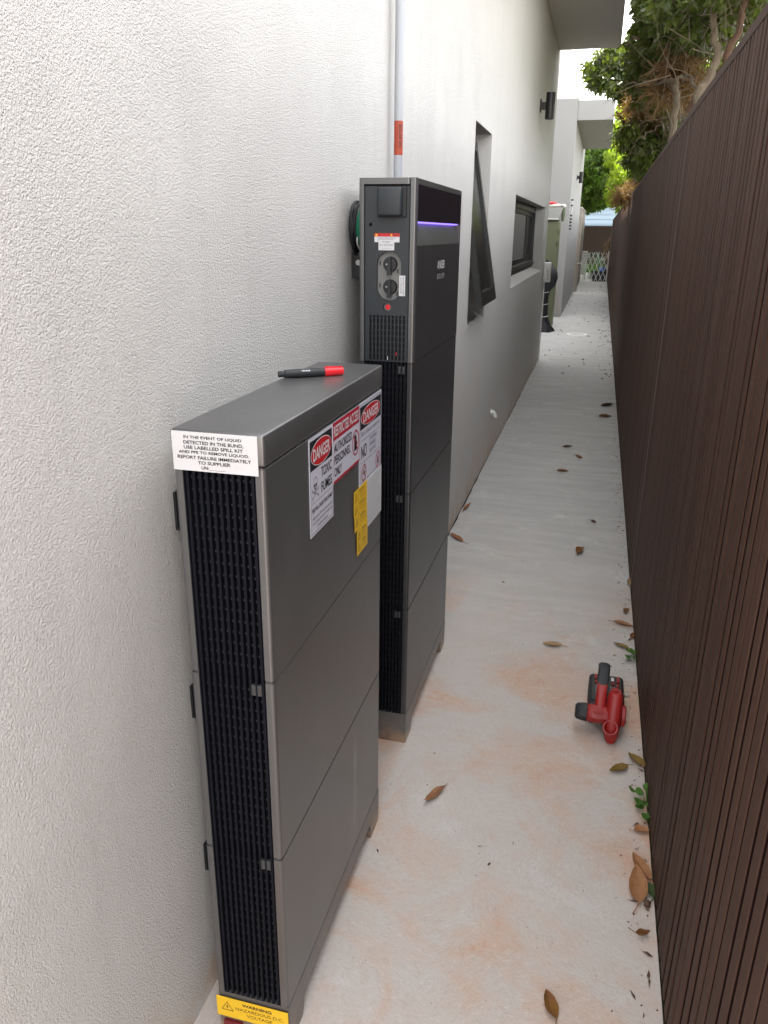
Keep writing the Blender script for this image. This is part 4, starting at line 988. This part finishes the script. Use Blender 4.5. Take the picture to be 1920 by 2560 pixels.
hd = MB(); rsec(hd, [(.795, 1.298, .1635, .0185, .0185, .3), (.796, 1.318, .176, .0188, .0180, .3), (.797, 1.336, .186, .0188, .0175, .2), (.797, 1.348, .191, .0195, .0165, .0), (.797, 1.351, .193, .016, .013, 0)]); hd.obj('handle', 'rubber', bl, True)
bt_ = MB().box(.757, .872, 1.290, 1.475, .004, .082, .009, seg=3).obj('battery', 'rubber', bl, True)
MB().box(.7640, .8650, 1.300, 1.467, .0822, .087, .003).obj('battery_top', 'alu_grey', bl)
for a, b_, c_, d_ in ((.774, .782, 1.43, 1.458), (.848, .856, 1.42, 1.455), (.774, .786, 1.405, 1.415), (.830, .840, 1.405, 1.417), (.846, .854, 1.395, 1.408)): MB().box(a, b_, c_, d_, .0872, .092, .001).obj('release_tab', 'red_tool', bl)
for a in (.778, .787, .826, .836): MB().box(a, a + .0035, 1.312, 1.39, .0872, .0905).obj('battery_rail', 'greyplate', bl)
MB().box(.829, .839, 1.428, 1.450, .0873, .090, .001).obj('release_tab', 'paper', bl)
MB().box(.780, .826, 1.262, 1.304, .030, .120, .006).obj('battery_neck', 'rubber', bl)

# ================================================================== FALLEN LEAVES
def leaf_mesh(ln, wd, curl, cup, mt, seed, stem=.25, nseg=9):
    rr = random.Random(seed); mb = MB(); vs = []; fs = []; a0 = rr.uniform(-.4, .4)
    for i in range(nseg + 1):
        q = i / nseg; w = wd * .5 * (math.sin(PI * q ** .85) ** .8) * (1 + rr.uniform(-.06, .06)) if 0 < i < nseg else .0006
        x = (q - .5) * ln; yb = .10 * wd * math.sin(q * 3 + a0 * 6); z = curl * ((q - .5) ** 2) * 4 + rr.uniform(0, .0015)
        for s in (-1, -.5, 0, .5, 1): vs.append((x, yb + s * w, z + cup * abs(s) ** 1.6 * w * 2 + (.0 if s else -.0008) + .0022 + rr.uniform(0, .0008) * abs(s)))
        if i:
            o = (i - 1) * 5; fs += [(o + k, o + k + 1, o + k + 6, o + k + 5) for k in range(4)]
    mb.add(vs, fs)
    st_ = []
    for j in range(4): st_.append((-.5 * ln - j / 3 * stem * ln, vs[2][1] + a0 * .02 * j, max(vs[2][2] - .0005 * j, .002)))
    mb.tube(st_, [.0013, .0011, .0010, .0012], 5)
    return mb.mesh('fallen_leaf', mt, True, fixn=False)
FL = [  # stem-end xy, tip xy, width, material, curl, cup, label
 ((.098, 2.76), (.018, 2.868), .032, 'dry1', .006, .3, 'tan leaf lying where the tall cabinet meets the wall base'),
 ((.020, 3.24), (.046, 3.385), .020, 'dry1', .012, .6, 'narrow orange leaf against the wall foot past the tall cabinet'),
 ((.655, 1.787), (.578, 1.780), .030, 'dry5', .004, .35, 'pale tan leaf lying alone in the middle of the path behind the blower'),
 ((.694, 2.84), (.690, 2.745), .040, 'dry2', .010, .5, 'single reddish brown leaf curled in mid path'),
 ((.502, 4.242), (.583, 4.230), .034, 'dry2', .006, .4, 'brown leaf halfway along the path near the wall side'),
 ((.905, 6.60), (.782, 6.49), .050, 'dry3', .012, .5, 'dark brown leaf, farther of two side by side near the fence'),
 ((.770, 6.05), (.887, 6.075), .055, 'dry2', .008, .4, 'reddish brown leaf, nearer of two side by side near the fence'),
 ((.610, 4.665), (.666, 4.60), .028, 'dry2', .008, .4, 'small brown leaf in mid path under a pale crumb'),
 ((.513, 4.878), (.585, 4.922), .026, 'dry3', .008, .5, 'thin dark twiggy leaf farther along the path centre'),
 ((.850, 2.045), (.932, 2.020), .022, 'dry1', .008, .6, 'long orange leaf touching the fence above the weed'),
 ((.910, 1.825), (.851, 1.868), .024, 'dry4', .004, .3, 'olive tan leaf just above the nearer green weed'),
 ((.895, 2.155), (.918, 2.18), .026, 'dry2', .008, .4, 'small brown curled leaf by the fence beyond the orange leaf'),
 ((.932, 1.965), (.922, 1.915), .022, 'dry2', .006, .4, 'short red brown leaf pressed against the fence foot'),
 ((.936, 1.085), (.888, 1.150), .030, 'dry4', .006, .4, 'dark gold leaf tilted against the fence below the blower'),
 ((.885, 1.085), (.828, 1.042), .030, 'dry4', .006, .35, 'olive brown leaf lying flat just below the blower'),
 ((.373, .828), (.325, .752), .028, 'dry1', .010, .6, 'tan leaf standing on edge beyond the short cabinet foot'),
 ((.893, .800), (.932, .818), .030, 'dry1', .004, .3, 'broad tan leaf half under the fence below the clover weed'),
 ((.899, .545), (.888, .672), .046, 'dry1', .004, .12, 'largest tan leaf with a clear midrib lying by the fence'),
 ((.921, .632), (.889, .722), .032, 'dry1', .004, .2, 'tan leaf partly under the tip of the largest leaf'),
 ((.932, .575), (.912, .625), .026, 'leafgreen', .004, .4, 'dark green leaf tucked between the largest leaf and the fence'),
 ((.885, .450), (.915, .468), .016, 'dry2', .010, .8, 'tightly curled brown leaf with a long hooked stem'),
 ((.720, .195), (.690, .256), .028, 'dry2', .006, .35, 'brown leaf at the bottom of the picture in mid path'),
 ((.741, 3.285), (.771, 3.258), .018, 'dry3', .006, .5, 'tiny dark leaf fragment in mid path beyond the reddish leaf'),
 ((.935, 2.44), (.928, 2.52), .026, 'dry5', .004, .3, 'pale brown leaf wedged against the fence foot'),
]
for i, (a, b_, wd, mt, cu_, cp2, lab) in enumerate(FL):
    d = Vector((b_[0] - a[0], b_[1] - a[1])); L_ = d.length; me = leaf_mesh(L_, wd, cu_, cp2, mt, i + 3)
    o = inst('fallen_leaf', me, None, ((a[0] + b_[0]) / 2, (a[1] + b_[1]) / 2, .0006 * (i % 3) + (.004 if i == 17 else 0)), (0, 0, math.atan2(d.y, d.x)))
    if i == 15: o.rotation_euler[0] = math.radians(35); o.location.z = .008
    tag(o, lab, 'leaf', 'fallen leaves on the path')
# crumbs, seeds and grit
db = MB(); r3 = random.Random(11)
def crumb(x, y, s, z=0.0):
    k = [r3.uniform(.6, 1.2) for _ in range(6)]
    db.add([(x - s * k[0], y, z + s * .3), (x + s * k[1], y, z + s * .3), (x, y - s * k[2], z + s * .25), (x, y + s * k[3], z + s * .3), (x, y, z + s * .7 * k[4]), (x, y, z)], [(0, 2, 4), (2, 1, 4), (1, 3, 4), (3, 0, 4), (2, 0, 5), (1, 2, 5), (3, 1, 5), (0, 3, 5)])
for _ in range(330): crumb(.925 - abs(r3.gauss(0, .035)), r3.uniform(-.2, 9), r3.uniform(.0012, .0045))
def shred(x, y, s):
    a = r3.uniform(0, 2 * PI); c_, s_ = math.cos(a), math.sin(a); w = s * r3.uniform(.15, .4); h = [r3.uniform(.001, .007) for _ in range(5)]
    q = [(-s, 0), (-s * .2, w), (s * .3, -w * .6), (s, w * .3), (s * .4, w)]
    p = [(x + u * c_ - v * s_, y + u * s_ + v * c_, h[i]) for i, (u, v) in enumerate(q)]; p = [(min(a_, .931), b_, z_) for a_, b_, z_ in p]
    db.add(p, [(0, 2, 1), (1, 2, 4), (2, 3, 4)])
for _ in range(150): shred(.925 - abs(r3.gauss(0, .03)), r3.uniform(-.2, 8) , r3.uniform(.004, .014))
for _ in range(50): shred(r3.uniform(.04, .9), r3.uniform(-.2, 9), r3.uniform(.003, .008))
for _ in range(80): shred(.92 - abs(r3.gauss(0, .05)), r3.uniform(8, 24), r3.uniform(.015, .04))
for _ in range(260): crumb(r3.uniform(.02, .92), r3.uniform(-.2, 16) ** 1.0, r3.uniform(.001, .0035))
for _ in range(260): crumb(r3.choice((r3.uniform(.05, .9), .93 - abs(r3.gauss(0, .12)))), r3.uniform(8, 25), r3.uniform(.005, .022))
for _ in range(70): crumb(.03 + abs(r3.gauss(0, .03)), r3.uniform(15, 24), r3.uniform(.006, .018))
dbo = db.obj('leaf_litter', 'dry3', kind='stuff', fixn=False); dbo['label'] = 'scattered dark seeds and leaf crumbs over the concrete path'; dbo['category'] = 'litter'
for (x, y, s, lab) in ((.853, 1.770, .0065, 'pale yellow pebble just past the blower'), (.362, 2.326, .0065, 'pale pebble lying on the open path beyond the tall cabinet')):
    pb_ = blob((x, y, s * .7), (s, s * .8, s * .7), 2, 6, .15); tag(pb_.obj('pebble', 'stone', smooth=True), lab, 'pebble')
sc_ = blob((.914, .552, .008), (.008, .010, .008), 3, 8, .3); tag(sc_.obj('seed_pod', 'dry3', smooth=True), 'small dark round seed pod beside the largest leaf', 'seed pod')

# ---- weeds at the fence foot
def weed(c, n, R, label, seed):
    r = random.Random(seed); t = thing('weed', label, 'weed', 'green weeds at the fence foot', loc=c)
    stm = MB()
    for i in range(n):
        a = PI * .5 + (i / (n - 1) - .5) * 3.6 + r.uniform(-.3, .3) + PI / 2; ln = R * r.uniform(.45, 1.0); h = r.uniform(.012, .035)
        px, py = ln * math.cos(a), ln * math.sin(a); s = r.uniform(.011, .016)
        stm.tube([(0, 0, 0), (px * .5, py * .5, h), (px, py, h * .9)], .0009, 5)
        vs = [(0, 0, 0)]; m_ = 9
        for j in range(m_): q = 2 * PI * j / m_; rr = s * (1 + .12 * math.cos(q)); vs.append((rr * math.cos(q), rr * .8 * math.sin(q), .002 * math.cos(2 * q) + .002))
        lf = MB().add(vs, [(0, 1 + j, 1 + (j + 1) % m_) for j in range(m_)])
        o = lf.obj('leaf', 'leaf_weed', t, fixn=False); o.location = (px, py, h * .9); o.rotation_euler = (r.uniform(-.3, .3), r.uniform(-.5, .1), a)
    stm.obj('stem', 'leaf_weed', t)
weed((.928, 1.755, 0), 7, .040, 'small green weed at the fence foot just past the blower', 2)
weed((.930, .930, 0), 8, .045, 'green clover-like weed at the fence foot, nearer than the blower', 5)
weed((.930, .850, 0), 3, .014, 'tiny green sprout at the fence foot below the clover-like weed', 9)

# ================================================================== TREES
rt = random.Random(21)
def leafcard(mb, p, d, n, ln, wd, bend=.25):
    """one leaf as six faces: pointed oval folded along its midrib"""
    s = d.cross(n).normalized(); n = s.cross(d).normalized()
    a = p + d * ln * .35 - n * ln * bend * .12; b = p + d * ln * .72 - n * ln * bend * .45; t = p + d * ln - n * ln * bend
    w1, w2 = s * wd * .42, s * wd * .46; f = n * wd * .14
    mb.add([p, a - w1 + f, a, a + w1 + f, b - w2 + f, b, b + w2 + f, t], [(0, 1, 2), (0, 2, 3), (1, 4, 5, 2), (2, 5, 6, 3), (4, 7, 5), (5, 7, 6)])
def rand_dir(r, down=0.0):
    v = Vector((r.gauss(0, 1), r.gauss(0, 1), r.gauss(0, 1) - down)); return v.normalized()
def in_ell(r, c, R):
    while True:
        v = Vector((r.uniform(-1, 1), r.uniform(-1, 1), r.uniform(-1, 1)))
        if v.length <= 1: return Vector(c) + Vector((v.x * R[0], v.y * R[1], v.z * R[2]))
def crown(parent, ells, n_cl, per, ln, wd, mt, down=.6, r=rt, n_parts=0, whorl=True):
    """leaf whorls on twig tips through several lobes; the leaves nearest the viewer become parts"""
    leaves = []; twigs = MB(); cp0 = Vector(cam.location)
    tot = sum(e[2] for e in ells)
    for c, R, wgt in ells:
        for _ in range(int(n_cl * wgt / tot)):
            p = in_ell(r, c, R)
            if p.x < .74 and p.y < 9.4 and p.z > 2.6: continue
            ax_ = (rand_dir(r, .2) + (p - Vector(c)) * .8).normalized()
            for k in range(per):
                a = 2 * PI * k / per + r.uniform(-.3, .3); u = ax_.orthogonal().normalized(); w = ax_.cross(u)
                d = (ax_ * r.uniform(.15, .7) + (u * math.cos(a) + w * math.sin(a)) + Vector((0, 0, -down * r.uniform(.3, 1)))).normalized()
                nn = (ax_ * .8 + Vector((0, 0, .7)) + rand_dir(r) * .35).normalized()
                leaves.append((p, d, nn, ln * r.uniform(.65, 1.15), wd * r.uniform(.75, 1.15), r.uniform(.05, .5)))
            q = p - ax_ * ln * r.uniform(.8, 2.0) + Vector((0, 0, -.02)); twigs.tube([q, (q + p) / 2 + rand_dir(r) * ln * .1, p], [.004, .003, .002], 4, False)
    leaves.sort(key=lambda l: (l[0] - cp0).length)
    if n_parts:
        # leaves nearest the open side become separate parts sharing one mesh
        one = MB(); leafcard(one, Vector((0, 0, 0)), Vector((1, 0, 0)), Vector((0, 0, 1)), 1.0, .40); me = one.mesh('leaf', mt, fixn=False)
        for p, d, nn, l_, w_, b_ in leaves[:n_parts]:
            s = d.cross(nn).normalized(); n2 = s.cross(d).normalized()
            mtx = Matrix((d, -s, n2)).transposed()
            o = inst('leaf', me, parent, p, mtx.to_euler(), (l_, w_ / .40, l_))
        leaves = leaves[n_parts:]
    mb = MB()
    for l in leaves: leafcard(mb, *l)
    mb.obj('foliage', mt, parent, fixn=False, kind='stuff')
    twigs.obj('twigs', 'bark', parent, fixn=False, kind='stuff')
def wander(pts, n=5, amp=.04, r=rt):
    out = []
    for a, b_ in zip(pts[:-1], pts[1:]):
        a, b_ = Vector(a), Vector(b_)
        for k in range(n): out.append(a.lerp(b_, k / n) + rand_dir(r) * amp * (0 if k == 0 else 1))
    out.append(Vector(pts[-1])); return out
def branch(parent, pts, r0, r1, m='bark', name='branch', amp=.03):
    w = wander(pts, 5, amp); n = len(w); return MB().tube(w, [r0 + (r1 - r0) * i / (n - 1) for i in range(n)], 8).obj(name, m, parent, True, fixn=False)
def twiggery(parent, c, R, n, ln, m, r=rt, rad=.0036):
    mb = MB()
    for _ in range(n):
        p = in_ell(r, c, R); d = rand_dir(r, -.5); q = [p]
        for k in range(4): d = (d + rand_dir(r) * .45).normalized(); q.append(q[-1] + d * ln / 4)
        mb.tube(q, [rad, rad * .8, rad * .6, rad * .45, rad * .3], 5, False)
    mb.obj('twigs', m, parent, fixn=False, kind='stuff')

# large-leaved tree leaning over the fence
tA = thing('broadleaf_tree', 'dark large-leaved tree with pale crooked limbs leaning over the fence', 'tree')
branch(tA, [(1.25, 6.1, 0), (1.16, 6.05, 1.6), (1.10, 6.0, 2.22), (1.10, 6.0, 2.52), (1.08, 6.0, 2.63)], .040, .020, name='trunk', amp=.01)
branch(tA, [(1.08, 6.0, 2.63), (.93, 6.5, 2.70), (.71, 7.0, 2.76)], .018, .007, amp=.02)
branch(tA, [(1.08, 6.0, 2.63), (1.16, 6.0, 2.66), (1.28, 5.8, 2.5)], .016, .010, amp=.015)
branch(tA, [(1.35, 5.6, 0), (1.28, 5.5, 1.8), (1.21, 5.5, 2.46), (1.30, 5.5, 2.65), (1.25, 5.5, 2.89), (1.2, 5.5, 3.3), (1.3, 5.6, 4.4)], .042, .014, amp=.015)
branch(tA, [(1.18, 5.8, 2.39), (1.35, 5.6, 2.61), (1.41, 5.4, 2.86), (1.43, 5.4, 3.04), (1.5, 5.4, 4.2)], .030, .014, 'bark_red', amp=.02)
branch(tA, [(1.10, 6.1, 2.3), (.99, 6.4, 2.36), (.85, 6.6, 2.28)], .009, .004)
branch(tA, [(1.12, 6.0, 2.45), (1.02, 6.6, 2.85), (.85, 7.2, 3.2), (.62, 8.6, 3.35)], .02, .006, 'bark_red')
branch(tA, [(1.30, 5.5, 2.65), (1.5, 6.4, 2.95), (1.4, 7.5, 3.4)], .02, .006)
twiggery(tA, (1.25, 6.0, 2.75), (.35, .9, .45), 110, .5, 'bark'); twiggery(tA, (1.15, 7.2, 2.8), (.35, .9, .35), 110, .45, 'bark_red')
crown(tA, [((1.12, 7.0, 3.28), (.40, .7, .42), 2.4), ((.60, 10.2, 3.42), (.36, .7, .26), 1.5), ((.85, 9.6, 3.25), (.3, .5, .3), 1.0), ((1.05, 8.0, 3.0), (.38, .7, .30), 1.6), ((1.21, 6.0, 3.15), (.42, .7, .28), 1.4), ((1.45, 5.2, 3.2), (.35, .6, .30), .8),
           ((1.9, 7.5, 3.3), (.6, 2.0, .8), 1.8), ((1.0, 6.6, 4.2), (.9, 2.2, .5), 1.2), ((.98, 7.6, 3.75), (.30, 1.3, .42), 2.2), ((.95, 8.6, 3.6), (.5, 1.0, .35), 1.2)], 2100, 9, .105, .042, 'leaf_dark', .7, n_parts=300)
# second tree behind it: dark lower clumps and dead fronds
tB = thing('evergreen_tree', 'dark crooked tree with hanging brown dead fronds behind the fence', 'tree')
branch(tB, [(1.15, 9.1, 0), (1.12, 9.0, 1.7), (1.08, 9.0, 2.19), (.97, 9.0, 2.40), (.77, 9.0, 2.68), (.67, 9.0, 2.81)], .05, .012, 'bark_dark', 'trunk', .015)
branch(tB, [(1.18, 9.0, 1.9), (1.16, 9.0, 2.23), (1.14, 9.0, 2.72), (1.07, 9.0, 3.3), (1.1, 9, 4.2)], .045, .02, 'bark_red', amp=.01)
branch(tB, [(1.08, 9.0, 2.15), (.98, 9.4, 2.1), (.84, 9.8, 2.12)], .015, .006, 'bark_dark')
branch(tB, [(1.12, 9.0, 2.3), (1.05, 9.3, 2.45), (1.0, 9.6, 2.75)], .02, .008, 'bark_dark')
crown(tB, [((.88, 9.0, 2.56), (.22, .5, .17), 1.0), ((1.04, 9.0, 2.36), (.24, .5, .22), 1.2), ((1.38, 9.0, 2.55), (.30, .6, .30), 1.2), ((1.6, 10.0, 2.4), (.5, 1.0, .45), 1.2)], 560, 9, .10, .032, 'leaf_dark', .8)
def fronds(parent, ells, n, ln, r=rt):
    mb = MB(); leaves = []
    for c, R, wgt in ells:
        for _ in range(int(n * wgt)):
            p = in_ell(r, c, R)
            for k in range(9):
                d = (rand_dir(r, .9)); leafcard(mb, p + rand_dir(r) * .02, d, rand_dir(r), ln * r.uniform(.5, 1.2), .014, .6)
    mb.obj('dead_fronds', 'leaf_dead', parent, fixn=False, kind='stuff')
fronds(tB, [((1.0, 9.3, 3.0), (.22, .4, .20), .9), ((1.02, 9.0, 2.86), (.26, .4, .22), 1.1), ((1.06, 8.4, 3.1), (.16, .3, .12), .4), ((1.02, 10.0, 2.06), (.14, .3, .12), .45), ((.86, 9.6, 2.0), (.10, .3, .08), .2), ((1.2, 9.2, 2.75), (.2, .4, .2), .6), ((1.12, 6.6, 2.75), (.22, .4, .18), .5)], 190, .16)
twiggery(tB, (1.15, 9.0, 2.85), (.25, .5, .35), 60, .5, 'bark')
# sunlit trees far down the path
tC = thing('lime_tree', 'bright yellow green bushy tree at the far end above the fence', 'tree')
branch(tC, [(1.6, 24, 0), (1.5, 24, 1.8), (1.3, 24, 2.8), (1.2, 24, 3.6)], .09, .03, 'bark_dark', 'trunk')
crown(tC, [((1.11, 24, 2.76), (.52, .7, .62), 1.6), ((1.45, 23.6, 3.2), (.7, .8, .6), 1.5), ((1.50, 22.5, 2.25), (.42, .6, .45), .8), ((.98, 24.6, 3.6), (.5, .7, .4), .8)], 1500, 7, .12, .045, 'leaf_bright', .3)
tD = thing('shade_tree', 'mid green spreading tree with a dark underside at the far end behind the garden wall', 'tree')
branch(tD, [(-.7, 28.5, 0), (-.5, 28.4, 2.0), (.3, 28.2, 3.4), (.6, 28, 4.2)], .12, .04, 'bark_dark', 'trunk')
branch(tD, [(-.5, 28.4, 2.2), (-.1, 28, 3.0), (-.3, 27.6, 3.7)], .06, .02, 'bark_dark')
crown(tD, [((.14, 26.6, 3.5), (.7, .9, .7), 1.5), ((.45, 27.2, 2.72), (.42, .6, .42), .9), ((.75, 26.8, 3.95), (.9, 1, .6), 1.5), ((-.2, 27.0, 2.75), (.35, .6, .4), .6), ((.1, 27.4, 2.45), (.5, .5, .25), .5)], 2100, 7, .14, .06, 'leaf_mid', .4)
tE = thing('tall_tree', 'tall yellow green tree behind the dead fronds, showing through the gaps', 'tree')
branch(tE, [(2.2, 28.5, 0), (2.0, 28.4, 3.0), (1.8, 28.3, 5.5)], .16, .06, 'bark_dark', 'trunk')
crown(tE, [((1.95, 26.5, 4.6), (1.2, 1.4, 1.5), 2.0), ((1.25, 28, 4.75), (.75, 1, .95), 1.2), ((3.6, 27, 4.5), (1.8, 2, 2.2), 2.4), ((2.6, 27, 6.6), (1.6, 2, 1.2), 1.2)], 2300, 7, .18, .08, 'leaf_bright', .4)
# shrub screen along the neighbour's side, seen through the near branches
tF = thing('screening_hedge', 'dense dark hedge behind the fence glimpsed between the near branches', 'hedge')
branch(tF, [(2.4, 8, 0), (2.4, 8, 3.0)], .06, .03, 'bark_dark', 'trunk')
crown(tF, [((2.6, 9, 1.9), (.8, 3.5, 1.1), 1.5), ((2.2, 15, 2.1), (.8, 3.0, 1.1), 1.0)], 600, 7, .13, .055, 'leaf_mid', .5)
# dry frond leaning at the fence end
df = thing('dry_palm_frond', 'dry orange brown palm frond leaning in the corner beside the trellis gate', 'palm frond')
fm = MB(); fm.tube([(.90, 27.9, .8), (.87, 27.85, 1.1), (.91, 27.8, 1.45)], [.015, .02, .008], 6)
for i in range(26):
    q = i / 25; p = Vector((.88, 27.85, .85 + q * .6)); leafcard(fm, p, Vector((rt.uniform(-.5, .3), rt.uniform(-.4, .2), -.7)).normalized(), Vector((1, 0, .3)), .28, .02, .3)
fm.obj('frond_blade', 'leaf_dead', df, fixn=False)
